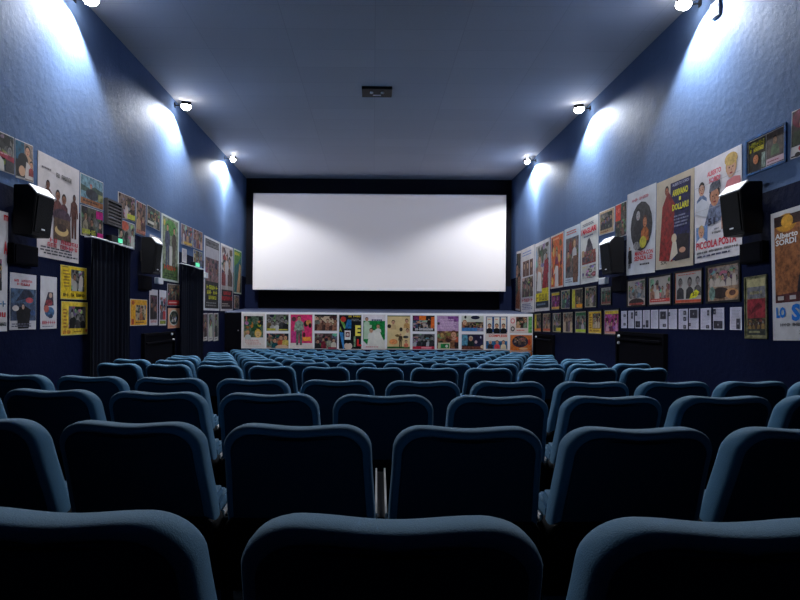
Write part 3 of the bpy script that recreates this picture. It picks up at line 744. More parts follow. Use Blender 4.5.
bm = bmesh.new(); box(bm, hx0, YS-.03, .42, hx1, YS, 1.335, bev=.006); e = tag(link('stage_hatch', bm, BK), 'black hatch at the left end of the stage front', 'hatch')
bm = bmesh.new(); tube(bm, (hx1-.07, YS-.05, .9), (hx1-.07, YS-.03, .9), .015); link('hatch_knob', bm, M_CHROME, e)

bx0, bz1 = on_wall('F', 242, 313); bx1, bz0 = on_wall('F', 533, 350.5)
bm = bmesh.new(); box(bm, bx0-.01, YS-.006, bz0, bx1+.01, YS, bz1+.03); tag(link('display_board', bm, mat('white_board', (.86, .83, .85), .6)), 'long white board behind the posters on the stage front', 'board')
# ---------- left wall
def d(A): A.scene(.02, .02, .98, .98, BW+[(40, 70, 80)], 21, 3); A.poly([(.02, .55), (.98, .70), (.98, .56), (.02, .42)], (150, 40, 60)); A.lines(.1, .50, .9, .58, 1, (200, 150, 160))
poster('L', (-16, 125, 164, 14, 137, 176), 'grey picture poster with a dark red band, at the left edge of the photo', d, group=G_L, name='film_poster')
def d(A): A.r(.02, .02, .5, .5, (20, 90, 120)); A.r(.5, .02, .98, .98, (150, 130, 120)); A.bust(.68, .22, .26, (190, 150, 120), hair=(20, 18, 20)); A.r(.02, .5, .5, .95, (30, 26, 28)); A.e(.42, .50, .28, .20, (24, 20, 22)); A.e(.35, .78, .18, .14, (205, 160, 130)); A.poly([(.5, .95), (.95, .95), (.9, .6), (.6, .5)], (200, 190, 185)); A.bust(.88, .55, .18, (150, 60, 60))
poster('L', (15, 138.5, 177, 33, 146, 183), 'picture poster of an embracing couple on blue, beside the red band poster', d, group=G_L)
def d(A):
    A.lines(.08, .12, .35, .15, 1, (110, 100, 110)); A.g('LE AMICHE', .60, .155, .38, .045, DRK)
    A.man(.22, .25, .75, (110, 66, 50), skin=(120, 74, 56)); A.bust(.45, .36, .10, (110, 60, 56), skin=(150, 100, 76)); A.bust(.60, .38, .10, (100, 54, 60), skin=(150, 100, 76)); A.man(.86, .29, .75, (100, 56, 46), skin=(110, 66, 50)); A.e(.55, .56, .22, .08, (76, 54, 70)); A.poly([(.35, .80), (.78, .80), (.76, .58), (.36, .58)], (100, 76, 60)); A.e(.55, .70, .17, .055, (214, 180, 120)); A.e(.55, .67, .12, .04, (70, 50, 44))
    A.g('DI NOTTE', .62, .815, .7, .04, (190, 40, 60)); A.g('PER SEMPRE', .58, .865, .74, .04, (190, 40, 60)); A.lines(.05, .885, .95, .97, 3, (80, 76, 86))
poster('L', (37.5, 149.5, 256.5, 79, 171, 263.5), 'tall white poster with brown standing figures and a round basket, behind the nearer speaker', d, group=G_L, paper=(214, 204, 204))
def d(A): A.r(.02, .02, .98, .98, (120, 160, 175)); A.poly([(.02, .55), (.98, .55), (.98, .38), (.6, .30), (.4, .42), (.02, .34)], (70, 90, 80)); A.e(.5, .6, .28, .18, (50, 54, 66)); A.bust(.45, .34, .16, (40, 40, 50), hair=(190, 50, 40)); A.r(.02, .78, .98, .98, (170, 110, 70)); A.lines(.1, .82, .9, .92, 1, (90, 50, 40)); A.r(.75, .5, .98, .75, (150, 150, 100))
poster('L', (80, 172, 203, 103, 183, 210.5), 'sky blue picture poster with a red haired rider, above a yellow and pink one', d, group=G_L)
def d(A): A.scene(.02, .02, .98, .98, [(96, 96, 80), (50, 54, 50), (150, 140, 120), (70, 60, 60)], 22, 3); A.r(.66, .06, .98, .32, (205, 40, 130)); A.r(.72, .8, .98, .98, (205, 40, 130)); A.g('SAPORE', .34, .84, .58, .16, (200, 205, 60))
poster('L', (80.5, 204.5, 234.5, 102.8, 211.5, 240.5), 'green grey picture poster with yellow letters and pink corners, left wall', d, group=G_L)
def d(A): A.scene(.02, .02, .98, .98, [(130, 105, 95), (60, 40, 38), (200, 180, 170), (90, 70, 60)], 23, 3); A.r(.5, .74, .98, .95, (200, 200, 60))
poster('L', (118, 191.5, 217, 135, 198.5, 222.5), 'brown picture poster with a yellow corner, right of the air vent, upper', d, group=G_L)
def d(A): A.scene(.02, .02, .98, .98, [(150, 150, 140), (90, 90, 84), (200, 200, 190), (110, 130, 110)], 24, 3); A.e(.35, .2, .25, .18, (205, 90, 60)); A.man(.45, .3, .98, (60, 60, 64))
poster('L', (118.5, 219, 244.5, 134.5, 224, 250.5), 'pale picture poster with an orange red blot, right of the exit light', d, group=G_L)
def d(A): A.scene(.02, .02, .98, .98, [(140, 105, 90), (90, 60, 56), (190, 150, 110), (60, 50, 60)], 25, 2); A.r(.05, .86, .95, .97, (180, 110, 90))
poster('L', (136, 200, 233, 145.6, 205, 237), 'narrow reddish brown poster above the farther speaker', d, group=G_L)
def d(A): A.scene(.02, .02, .98, .98, [(120, 115, 100), (60, 60, 60), (170, 160, 140), (90, 100, 90)], 27, 4); A.r(.05, .72, .5, .85, (220, 215, 200))
poster('L', (146.8, 205.5, 224, 160, 211, 232.5), 'grey green picture poster with a small white caption, left of the tall green poster', d, group=G_L)
def d(A): A.r(.08, .03, .95, .97, (190, 170, 190)); A.lines(.15, .06, .9, .2, 3, (130, 90, 130)); A.scene(.1, .3, .9, .9, BW, 31, 2)
poster('L', (149.5, 234, 269, 160.4, 238.5, 272.5), 'pale lilac poster mostly hidden behind the farther speaker on the left wall', d, group=G_L)
def d(A):
    A.r(.07, .03, .93, .97, (150, 160, 130)); A.e(.5, .17, .32, .12, (90, 150, 70)); A.r(.07, .75, .93, .97, (90, 120, 66)); A.man(.33, .13, .80, (80, 86, 110)); A.man(.70, .15, .80, (90, 80, 70)); A.r(.44, .45, .58, .75, (205, 200, 190)); A.g('SENSO', .5, .79, .7, .07, (205, 70, 40)); A.lines(.15, .87, .85, .94, 2, (50, 70, 50)); A.e(.15, .12, .05, .05, (205, 190, 90))
poster('L', (161.2, 212.5, 280, 179, 221.5, 283.2), 'tall green film poster with white border and two standing men, left wall', d, group=G_L, paper=(220, 228, 222))
def d(A): A.scene(.02, .02, .98, .98, [(150, 120, 120), (90, 90, 120), (190, 150, 120), (200, 190, 190)], 29, 3); A.r(.2, .82, .95, .94, (220, 180, 80))
poster('L', (181, 223, 244, 192.2, 228, 247.6), 'small colourful picture poster, upper left of the four above the farther curtain', d, group=G_L)
def d(A): A.scene(.02, .02, .98, .98, [(170, 130, 120), (120, 110, 140), (205, 170, 150), (150, 90, 80)], 30, 3)
poster('L', (193, 228.3, 247.5, 202.4, 232.6, 250.8), 'small rosy picture poster above the farther curtain, upper right', d, group=G_L)
def d(A): A.lines(.12, .1, .88, .9, 9, (170, 160, 180))
poster('L', (182, 247.8, 262, 186.6, 249.5, 263.2), 'narrow plain white sheet above the farther curtain', d, group=G_L, name='notice_sheet', cat='paper sheet')
def d(A): A.scene(.02, .02, .98, .98, [(140, 150, 140), (110, 110, 130), (180, 180, 170), (150, 120, 80)], 32, 3); A.r(.02, .8, .98, .98, (90, 120, 180))
poster('L', (193.4, 249.5, 268, 202.2, 252.5, 271), 'small picture poster with a blue base right of the small green light', d, group=G_L)
def d(A):
    A.r(.07, .03, .93, .97, (34, 34, 38)); A.r(.09, .04, .91, .12, (120, 120, 124)); A.g('ESTATE', .5, .075, .7, .03, DRK); A.r(.09, .13, .91, .58, (190, 184, 190)); A.scene(.1, .28, .9, .60, [(130, 96, 100), (90, 60, 66), (160, 120, 120)], 33, 3)
    A.g('WIVES', .5, .68, .72, .055, (226, 226, 50)); A.g('AND THE', .5, .75, .66, .055, (226, 226, 50)); A.g('NILE', .52, .82, .5, .05, (226, 226, 50)); A.lines(.12, .88, .88, .95, 2, (150, 150, 150))
poster('L', (204, 235, 310, 219.8, 242.2, 311), 'tall black poster with rocky figures and yellow letters, left wall near the screen', d, group=G_L, paper=(224, 226, 230))
def d(A):
    A.r(.05, .03, .95, .97, (176, 166, 160)); A.scene(.05, .05, .95, .62, [(190, 180, 176), (110, 80, 70), (150, 60, 60), (90, 90, 90)], 34, 2); A.man(.45, .15, .72, (205, 200, 196)); A.r(.05, .68, .95, .97, (50, 30, 34)); A.g('VIA', .5, .73, .6, .05, (205, 40, 50)); A.g('MILANO', .5, .81, .86, .06, (205, 40, 50)); A.lines(.1, .88, .7, .94, 2, (190, 180, 170))
poster('L', (220.8, 242.8, 311, 233, 248.2, 310.8), 'tall pale poster with a red title on a dark base, left wall near the screen', d, group=G_L, paper=(224, 220, 222))
def d(A): A.r(.04, .03, .96, .97, (20, 110, 110)); A.poly([(.04, .4), (.5, .3), (.96, .1), (.96, .03), (.04, .03)], (90, 150, 50)); A.g('SOLE', .4, .10, .6, .07, YEL); A.poly([(.35, .97), (.75, .97), (.9, .35), (.7, .3)], (190, 150, 100)); A.poly([(.75, .97), (.96, .97), (.96, .3)], (40, 60, 44))
poster('L', (233.8, 248.5, 293, 241.5, 251.3, 294.6), 'narrow green and teal poster, last before the screen on the left wall', d, group=G_L, paper=(200, 215, 190))
def d(A): A.scene(.03, .03, .97, .97, [(150, 130, 110), (100, 90, 60), (180, 170, 110), (90, 70, 70)], 36, 2)
poster('L', (234, 295, 308.5, 239, 296, 308.5), 'very small brownish card under the green and teal poster', d, group=G_L)
for i, (a, b, pal, lb) in enumerate(((202.8, 207.4, [(130, 90, 96), (60, 40, 46), (180, 150, 150)], 'narrow reddish strip card under the yellow lettered poster, leftmost of three'),
                                  (208.2, 212.8, [(110, 130, 110), (50, 60, 50), (190, 190, 170)], 'narrow green strip card under the yellow lettered poster, middle of three'),
                                  (213.6, 218.2, [(120, 130, 100), (60, 60, 60), (190, 180, 150)], 'narrow olive strip card beside the stage, rightmost of three'))):
    def d(A, pal=pal, i=i): A.scene(.10, .04, .90, .86, pal, 40+i, 1); A.lines(.15, .9, .85, .95, 1, pal[1])
    poster('L', (a, 313, 341.5, b, 313.2, 340), lb, d, group=G_L, paper=(200, 195, 195))
def d(A): A.r(.02, .02, .98, .97, (236, 200, 40)); A.scene(.38, .10, .90, .74, BW, 41, 2); A.g('ORA DI NOTTE', .5, .87, .85, .10, BLK); A.lines(.08, .12, .32, .66, 6, (160, 120, 40)); A.lines(.05, .03, .3, .07, 1, DRK); A.e(.75, .45, .08, .2, (205, 190, 180))
poster('L', (60.3, 264.6, 298.8, 86.5, 268.2, 300.3), 'yellow card with a black and white photo, upper of two left of the nearer curtain', d, group=G_L, paper=(214, 200, 120))
def d(A): A.r(.02, .02, .98, .97, (232, 196, 60)); A.scene(.26, .14, .92, .80, BW, 42, 3); A.g('UOMO', .20, .90, .3, .10, (190, 80, 50)); A.lines(.06, .2, .2, .8, 6, (170, 90, 50)); A.lines(.45, .87, .8, .93, 1, (120, 80, 50)); A.e(.93, .88, .04, .05, (190, 60, 40))
poster('L', (61, 301.3, 335.3, 87.3, 302.2, 334.5), 'yellow card with a black and white photo, lower of two left of the nearer curtain', d, group=G_L, paper=(214, 200, 120))
def d(A):
    A.g('LA CITTA', .5, .13, .7, .045, (190, 40, 60)); A.g('NUDA', .5, .19, .5, .045, (190, 40, 60)); A.r(.02, .27, .98, .53, (80, 104, 134)); A.poly([(.2, .50), (.9, .40), (.75, .30), (.5, .28)], (50, 56, 76)); A.e(.72, .47, .15, .05, (190, 80, 90)); A.r(.02, .53, .98, .84, (70, 84, 112)); A.poly([(.3, .98), (.7, .98), (.78, .64), (.5, .56), (.22, .64)], (24, 22, 28)); A.head(.48, .59, .10, (206, 170, 150), (30, 26, 26)); A.lines(.06, .88, .94, .96, 2, (110, 110, 130))
    A.e(.2, .62, .12, .05, (215, 205, 200)); A.e(.85, .70, .10, .05, (60, 90, 140))
poster('L', (9.5, 272.3, 329.8, 36, 275.2, 329.4), 'white and slate poster with a man in black, under the nearer black box', d, group=G_L, paper=(212, 208, 214))
def d(A): A.poly([(.2, .58), (.8, .55), (.75, .3), (.45, .30)], (70, 60, 76)); A.e(.5, .50, .22, .06, (150, 60, 70)); A.e(.55, .68, .30, .10, (80, 120, 165)); A.e(.35, .62, .16, .07, (190, 100, 90)); A.e(.6, .36, .1, .05, (205, 170, 150)); A.g('INVIDIA', .5, .88, .84, .07, (190, 50, 70)); A.lines(.1, .94, .9, .97, 1, (110, 110, 120)); A.e(.6, .76, .15, .04, (44, 60, 90))
poster('L', (40.3, 275.8, 328.8, 56.6, 277.2, 328.6), 'narrow white poster with a blue and red group drawing, left of the yellow cards', d, group=G_L, paper=(216, 212, 216))
def d(A): A.t('m', .90, .05, .14, .05, RED); A.t('A', .90, .30, .12, .11, RED); A.scene(.05, .40, .80, .66, BW, 44, 3); A.g('GERARDO', .5, .77, .9, .05, (60, 130, 180)); A.g('MARIA', .55, .86, .8, .04, RED); A.g('CON NICOLA ARIGLIANO', .5, .94, .9, .03, DRK)
poster('L', (-24, 203, 333, 7.6, 213.5, 330.5), 'tall white poster with red lettering cut by the left edge of the photo', d, group=G_L, paper=(220, 216, 220))
def d(A): A.r(.02, .02, .98, .98, (236, 170, 40)); A.scene(.30, .22, .92, .80, [(190, 170, 140), (90, 70, 60), (160, 140, 130)], 45, 1); A.bust(.62, .42, .22, (170, 100, 60), hair=(140, 80, 50)); A.lines(.3, .84, .95, .93, 1, (110, 70, 40)); A.r(.07, .75, .2, .95, (190, 70, 40)); A.e(.15, .14, .09, .08, (190, 90, 40))
poster('L', (130, 298.8, 325.8, 147, 299.8, 325.2), 'orange yellow card with a couple, left wall between the curtains', d, group=G_L)
def d(A): A.r(.08, .16, .92, .84, (70, 64, 66)); A.scene(.08, .2, .92, .8, [(90, 70, 70), (44, 40, 44), (150, 120, 110)], 46, 2); A.g('UNO', .5, .89, .7, .06, (190, 60, 60))
poster('L', (149.3, 289, 325.5, 157.6, 290, 325.2), 'narrow white bordered card with dark figures, right of the orange yellow card', d, group=G_L, paper=(214, 206, 210))
def d(A): A.scene(.08, .2, .92, .84, [(190, 190, 200), (60, 80, 130), (190, 60, 60), (110, 100, 110)], 47, 2); A.r(.08, .86, .92, .96, (150, 160, 60))
poster('L', (159.2, 289.8, 325.5, 166.2, 290.8, 325.2), 'narrow white card with blue and red figures between the farther speaker and curtain', d, group=G_L, paper=(222, 216, 222))
def d(A): A.r(.02, .02, .98, .98, (44, 40, 44)); A.scene(.05, .04, .95, .72, [(130, 110, 90), (50, 46, 46), (190, 170, 140)], 48, 3); A.r(.03, .74, .97, .95, (196, 40, 50)); A.lines(.1, .8, .9, .9, 1, (230, 200, 190))
poster('L', (167.3, 283.5, 306, 179.3, 285, 306), 'dark card with a red base beside the farther curtain', d, group=G_L)
def d(A): A.e(.5, .48, .42, .40, (205, 205, 190)); A.e(.5, .48, .37, .34, (50, 56, 50)); A.scene(.25, .28, .75, .68, [(90, 100, 90), (50, 50, 50), (200, 190, 180)], 49, 2); A.lines(.15, .86, .85, .94, 1, (220, 110, 60))
poster('L', (167.8, 308, 328.4, 179.4, 308.2, 327.8), 'salmon card with a round picture under the red based dark card', d, group=G_L, paper=(220, 160, 130))

# ---------- right wall, tall upper posters
def d(A): A.scene(.05, .04, .95, .97, [(90, 80, 80), (40, 40, 44), (150, 90, 60), (180, 170, 160), (60, 80, 70)], 51, 2)
poster('R', (516.4, 252, 310, 521, 250.5, 311), 'dark narrow poster nearest the screen on the right wall', d, group=G_R)
def d(A):
    A.lines(.1, .05, .9, .13, 2, (130, 150, 200))
    for u in (.25, .5, .78): A.r(u-.12, .20, u+.12, .44, (120, 80, 66)); A.head(u, .28, .10, (205, 160, 130), (50, 34, 30))
    A.scene(.08, .46, .92, .76, [(150, 130, 115), (90, 76, 70), (190, 170, 150)], 52, 4); A.g('ROCCO', .5, .81, .86, .05, (190, 30, 50)); A.lines(.08, .86, .92, .96, 4, (110, 120, 160))
poster('R', (521.6, 250, 313, 534.8, 244.2, 312), 'white poster with three small portraits and red title, second from the screen', d, group=G_R)
def d(A):
    A.r(.08, .05, .95, .96, (150, 140, 130)); A.scene(.08, .05, .95, .55, [(170, 165, 160), (90, 110, 90), (200, 190, 180), (110, 90, 80)], 53, 0); A.bust(.35, .28, .17, (200, 150, 120), hair=(110, 90, 60)); A.poly([(.5, .75), (.75, .75), (.92, .45), (.7, .25)], (176, 24, 44)); A.man(.82, .2, .72, (176, 24, 44)); A.poly([(.15, .7), (.5, .72), (.45, .45), (.25, .42)], (226, 220, 214))
    A.r(.08, .74, .95, .86, (226, 206, 30)); A.g('ROME', .5, .805, .8, .09, (150, 130, 20)); A.r(.5, .68, .95, .74, (226, 206, 30)); A.r(.08, .86, .95, .95, (20, 40, 56)); A.lines(.15, .88, .9, .93, 1, (120, 140, 160))
poster('R', (535.3, 244, 312, 550, 237.6, 310), 'white bordered poster with a red dress figure and yellow title bar', d, group=G_R)
def d(A):
    A.r(.05, .03, .97, .97, (224, 96, 30)); A.scene(.08, .05, .92, .95, [(226, 100, 34), (190, 60, 30), (240, 190, 140), (150, 60, 70), (230, 130, 50)], 54, 0); A.poly([(.35, .97), (.65, .97), (.62, .60), (.42, .58)], (232, 214, 204)); A.bust(.5, .36, .12, (150, 60, 90), hair=(120, 30, 30)); A.poly([(.25, .75), (.45, .7), (.4, .6)], (236, 210, 190)); A.lines(.2, .06, .8, .12, 1, (250, 170, 120))
poster('R', (551, 236.8, 289, 563.7, 231, 286.8), 'vivid orange tall film poster on the right wall', d, group=G_R, paper=(226, 206, 196))
def d(A):
    A.lines(.15, .05, .9, .13, 2, (205, 90, 80)); A.r(.12, .18, .92, .86, (120, 110, 110)); A.scene(.12, .18, .92, .86, [(110, 100, 100), (60, 60, 90), (170, 140, 120), (140, 80, 60)], 55, 0); A.bust(.68, .30, .14, (205, 200, 200), skin=(214, 170, 130), hair=(170, 120, 60)); A.bust(.30, .46, .12, (140, 80, 60)); A.r(.6, .50, .9, .95, (120, 80, 60)); A.lines(.12, .88, .55, .95, 2, (110, 120, 150))
poster('R', (564.5, 230, 286.7, 580.4, 223.4, 284.5), 'tall pale bordered poster with a blond woman, between orange and white posters', d, group=G_R, paper=(210, 220, 228))
def d(A):
    A.lines(.12, .06, .88, .11, 2, (110, 110, 130)); A.t('I MAGLIARI', .48, .185, .86, .09, (196, 24, 54)); A.lines(.2, .25, .85, .29, 1, (110, 120, 150)); A.poly([(.18, .66), (.84, .66), (.68, .42), (.52, .30), (.36, .42)], (96, 84, 96)); A.e(.5, .38, .10, .07, (60, 56, 70)); A.r(.10, .56, .88, .70, (156, 60, 56)); A.scene(.12, .50, .86, .68, [(150, 80, 70), (110, 90, 90), (180, 140, 120)], 56, 2); A.r(.10, .48, .24, .58, (190, 150, 110)); A.scene(.12, .73, .88, .92, [(200, 195, 185), (170, 165, 155), (140, 135, 130), (215, 208, 200)], 57, 0)
poster('R', (581, 222.3, 284.5, 598.8, 213.5, 281.2), 'tall white poster with a small red title across the top and dark peak drawing', d, group=G_R, paper=(224, 222, 216))
def d(A): A.r(.04, .04, .96, .96, (200, 170, 130)); A.scene(.08, .12, .86, .80, [(110, 106, 104), (60, 60, 62), (160, 150, 140)], 58, 4); A.lines(.1, .86, .8, .93, 1, (150, 60, 50))
poster('R', (599.6, 212.5, 236, 614.8, 206.2, 231.2), 'tan card with a grey group photo above the farther speaker, right wall', d, group=G_R)
def d(A): A.r(.02, .02, .5, .5, (206, 60, 40)); A.g('LO', .25, .2, .3, .12, (230, 120, 100)); A.scene(.5, .02, .98, .5, [(60, 70, 66), (100, 90, 80)], 59, 1); A.scene(.02, .5, .98, .98, [(90, 100, 90), (60, 66, 62), (140, 140, 120), (110, 80, 70)], 60, 2)
poster('R', (615.8, 205.5, 238.5, 627, 200.5, 235), 'dark green card with a red corner left of the oval picture poster', d, group=G_R)
def d(A): A.r(.06, .04, .95, .96, (150, 160, 190)); A.lines(.1, .06, .9, .3, 5, (110, 120, 160))
poster('R', (599.5, 243, 269.5, 614, 237.5, 266), 'pale blue white poster mostly hidden behind the farther speaker, right wall', d, group=G_R, paper=(214, 214, 224))
def d(A):
    A.g('QUEL GIORNO', .48, .105, .6, .035, (190, 60, 80), -.1); A.e(.53, .44, .38, .29, (58, 56, 60)); A.bust(.42, .30, .13, (40, 38, 44), skin=(170, 165, 165), hair=(24, 22, 24)); A.bust(.66, .40, .13, (180, 100, 50), skin=(190, 120, 80), hair=(90, 50, 36)); A.e(.6, .63, .12, .07, (190, 180, 60)); A.e(.38, .66, .12, .05, (150, 146, 146))
    A.t('MANDA-CON', .64, .755, .62, .05, RED); A.t('SENZA LEI', .62, .815, .62, .055, RED); A.man(.13, .66, .92, (24, 20, 26)); A.poly([(.08, .86), (.22, .86), (.20, .70), (.1, .70)], (24, 20, 26)); A.lines(.5, .87, .92, .91, 1, (70, 66, 72))
poster('R', (627.4, 193.8, 276.7, 656, 184, 270.8), 'tall white poster with a dark oval picture and red title, right wall', d, group=G_R, paper=(206, 206, 212))
def d(A):
    A.r(.40, .07, .92, .92, (34, 32, 82)); A.poly([(.10, .90), (.48, .93), (.52, .30), (.34, .14), (.18, .30)], (150, 36, 34)); A.head(.30, .14, .10, (160, 90, 66), (50, 26, 24)); A.t('ALBERTO SORDI', .67, .10, .42, .03, (180, 180, 205)); A.t('ARRIVANO', .66, .19, .40, .07, (225, 215, 50)); A.t('I', .66, .265, .05, .04, (225, 215, 50)); A.t('DOLLARI!', .67, .345, .42, .07, (225, 215, 50)); A.lines(.50, .43, .88, .57, 4, (140, 140, 170))
    A.poly([(.55, .93), (.9, .92), (.9, .66), (.6, .64)], (40, 30, 40)); A.e(.52, .68, .07, .05, (215, 190, 160)); A.poly([(.40, .93), (.62, .85), (.58, .72), (.48, .72)], (214, 200, 180)); A.e(.74, .82, .08, .03, (205, 150, 120)); A.t('SX', .25, .93, .18, .04, DRK)
poster('R', (656.8, 183.8, 270, 694.4, 167.2, 265), 'tall cream poster with a red robed figure and yellow title on navy', d, group=G_R, paper=(196, 180, 158))
def d(A):
    A.t('ALBERTO', .46, .145, .30, .05, (206, 70, 90), 0); A.t('SORDI', .47, .215, .24, .05, (206, 70, 90), 0)
    A.bust(.17, .27, .13, (120, 140, 180), skin=(200, 150, 125), hair=(40, 32, 30)); A.poly([(.03, .50), (.35, .58), (.33, .42), (.18, .36), (.03, .40)], (205, 206, 216)); A.head(.80, .17, .19, (214, 164, 136), (196, 160, 90)); A.poly([(.62, .42), (.98, .38), (.98, .28), (.86, .26), (.72, .28)], (216, 130, 136)); A.e(.80, .09, .13, .06, (200, 165, 95))
    A.poly([(.22, .66), (.72, .62), (.66, .42), (.36, .44)], (120, 130, 160)); A.head(.46, .38, .20, (190, 130, 100), (60, 50, 50)); A.poly([(.34, .33), (.60, .31), (.58, .24), (.46, .22), (.36, .26)], (110, 112, 124)); A.t('51', .40, .62, .15, .07, (30, 30, 60)); A.r(.60, .6, .72, .72, (190, 140, 120)); A.r(.04, .64, .30, .80, (110, 140, 190)); A.bust(.16, .70, .12, (226, 222, 224), hair=(190, 160, 110)); A.g('GEORGE', .50, .70, .10, .015, DRK); A.g('RAFT', .50, .735, .18, .02, DRK)
    A.t('PICCOLA POSTA', .48, .835, .86, .075, (192, 24, 54)); A.g('FRANCO ALLISON CERTOSI', .50, .905, .88, .022, DRK); A.lines(.06, .93, .92, .965, 1, (90, 90, 120))
    A.r(.02, .235, .98, .240, (180, 176, 180)); A.r(.02, .48, .98, .484, (180, 176, 180))
poster('R', (695.4, 167.5, 263, 742.6, 142.8, 255.2), 'large white poster with portraits and the red title PICCOLA POSTA', d, group=G_R, paper=(222, 216, 222))
def d(A): A.r(.02, .03, .51, .97, (60, 56, 50)); A.g('TRAMONTO', .26, .17, .44, .15, (214, 200, 40)); A.g('E FUOCO', .26, .33, .40, .13, (214, 200, 40)); A.bust(.24, .62, .32, (50, 46, 50), skin=(190, 120, 80)); A.r(.40, .5, .5, .95, (150, 170, 160)); A.r(.53, .03, .97, .97, (84, 72, 66)); A.bust(.75, .3, .24, (80, 100, 70), skin=(150, 110, 80)); A.r(.53, .78, .97, .95, (190, 160, 170)); A.lines(.56, .84, .93, .9, 1, (150, 50, 90))
poster('R', (747, 141.5, 177, 787.4, 121.5, 162), 'blue framed pair of pictures with yellow letters above the nearer speaker', d, group=G_R, frame=((30, 90, 150), .02))
def d(A): A.r(.02, .02, .98, .98, (70, 60, 56)); A.e(.35, .18, .32, .22, (110, 24, 50)); A.head(.42, .30, .30, (190, 130, 100), (90, 20, 40)); A.poly([(.02, .75), (.98, .65), (.98, .45), (.1, .45)], (60, 70, 50)); A.r(.02, .76, .5, .95, (200, 196, 196)); A.e(.45, .82, .18, .08, (190, 40, 60)); A.e(.25, .94, .1, .05, (40, 30, 34))
poster('R', (791.8, 113, 158.5, 822, 98, 150), 'dark poster with a maroon hat at the right edge of the photo, above the line', d, group=G_R)
def d(A):
    A.r(.06, .04, .98, .71, (164, 100, 56)); A.e(.26, .10, .18, .07, (200, 140, 40)); A.r(.06, .04, .98, .12, (60, 34, 30)); A.e(.28, .09, .10, .05, (220, 160, 50)); A.poly([(.40, .71), (.98, .71), (.98, .40), (.62, .38), (.45, .52)], (44, 34, 44)); A.head(.78, .38, .16, (196, 130, 96), (40, 24, 22)); A.poly([(.06, .71), (.55, .71), (.62, .63), (.06, .65)], (90, 40, 44)); A.r(.1, .66, .2, .69, (190, 180, 180)); A.r(.3, .66, .4, .69, (190, 180, 180))
    A.t('Alberto', .27, .195, .38, .045, WHT); A.t('SORDI', .26, .245, .34, .045, WHT); A.t('LO', .155, .785, .16, .085, (20, 110, 200)); A.t('SC', .50, .79, .34, .13, (20, 110, 200))
    A.g('SANDRO MILO - MARIO CONTI', .50, .88, .74, .025, DRK); A.lines(.45, .92, .85, .96, 2, DRK)
poster('R', (772.8, 215, 339.3, 838, 192, 342), 'big orange and white poster with ALBERTO SORDI and blue title, right edge of photo', d, group=G_R, paper=(206, 204, 208))
def d(A): A.r(.07, .03, .93, .16, (186, 176, 130)); A.r(.07, .16, .93, .35, (130, 130, 136)); A.g('Domani', .5, .26, .6, .05, (180, 170, 110)); A.r(.07, .36, .93, .72, (156, 44, 56)); A.poly([(.2, .62), (.8, .5), (.6, .42), (.4, .5)], (110, 24, 36)); A.scene(.07, .68, .93, .86, [(80, 60, 50), (50, 36, 34), (150, 120, 70)], 63, 4); A.r(.07, .86, .93, .96, (60, 64, 60)); A.lines(.15, .88, .85, .94, 1, (150, 150, 110))
poster('R', (746, 277.3, 338.6, 768.4, 274.2, 338.8), 'narrow framed red and grey poster below the nearer right speaker', d, group=G_R, paper=(150, 146, 110), frame=((120, 118, 84), .012))
# framed stills in the middle row
def d(A): A.scene(.05, .05, .95, .72, [(170, 160, 155), (140, 132, 128), (190, 182, 176)], 64, 3); A.e(.5, .88, .42, .16, (60, 40, 40)); A.r(.1, .90, .9, .97, (180, 80, 70))
poster('R', (627.6, 280.2, 307.6, 646.8, 277, 306.2), 'framed pale grey picture with a dark arch at the foot, leftmost of four', d, group=G_R, frame=(BLK, .022), paper=(184, 168, 160))
def d(A): A.scene(.05, .05, .95, .80, [(184, 172, 164), (150, 130, 120), (200, 190, 180), (160, 110, 90)], 65, 4); A.r(.05, .80, .95, .92, (196, 66, 60)); A.lines(.1, .83, .9, .88, 1, (230, 190, 180))
poster('R', (649, 277, 306.3, 672.4, 273, 305), 'framed pale crowd picture with a red strip, second of four in the row', d, group=G_R, frame=(BLK, .022), paper=(190, 174, 166))
def d(A): A.r(.03, .03, .97, .97, (176, 170, 164)); A.lines(.1, .06, .9, .12, 1, (190, 80, 70)); A.bust(.20, .36, .30, (60, 56, 58), skin=(140, 130, 126), hair=(70, 66, 66)); A.bust(.56, .36, .30, (50, 48, 52), skin=(130, 120, 116), hair=(50, 48, 48)); A.bust(.85, .34, .26, (90, 84, 84), skin=(150, 140, 136), hair=(80, 76, 76)); A.poly([(.55, .88), (.80, .84), (.92, .68), (.80, .60), (.62, .72)], (226, 220, 40)); A.t('51', .74, .74, .14, .12, BLK); A.r(.03, .90, .97, .97, (200, 80, 50))
poster('R', (675, 271.8, 305.2, 703.6, 267.6, 303.8), 'framed picture of two men with a yellow patch, third of four in the row', d, group=G_R, frame=(BLK, .022), paper=(200, 120, 96))
def d(A): A.scene(.04, .04, .96, .60, [(160, 146, 138), (130, 120, 114), (186, 172, 160)], 67, 5); A.e(.42, .78, .28, .16, (50, 34, 34)); A.e(.78, .82, .20, .14, (196, 140, 90)); A.e(.8, .80, .10, .08, (90, 54, 44)); A.e(.16, .78, .1, .2, (120, 150, 140)); A.lines(.2, .94, .8, .97, 1, (150, 110, 80))
poster('R', (707, 266, 303.8, 741.6, 259.8, 301.2), 'framed tan picture with dark round shapes, rightmost of four in the row', d, group=G_R, frame=(BLK, .024), paper=(170, 140, 116))
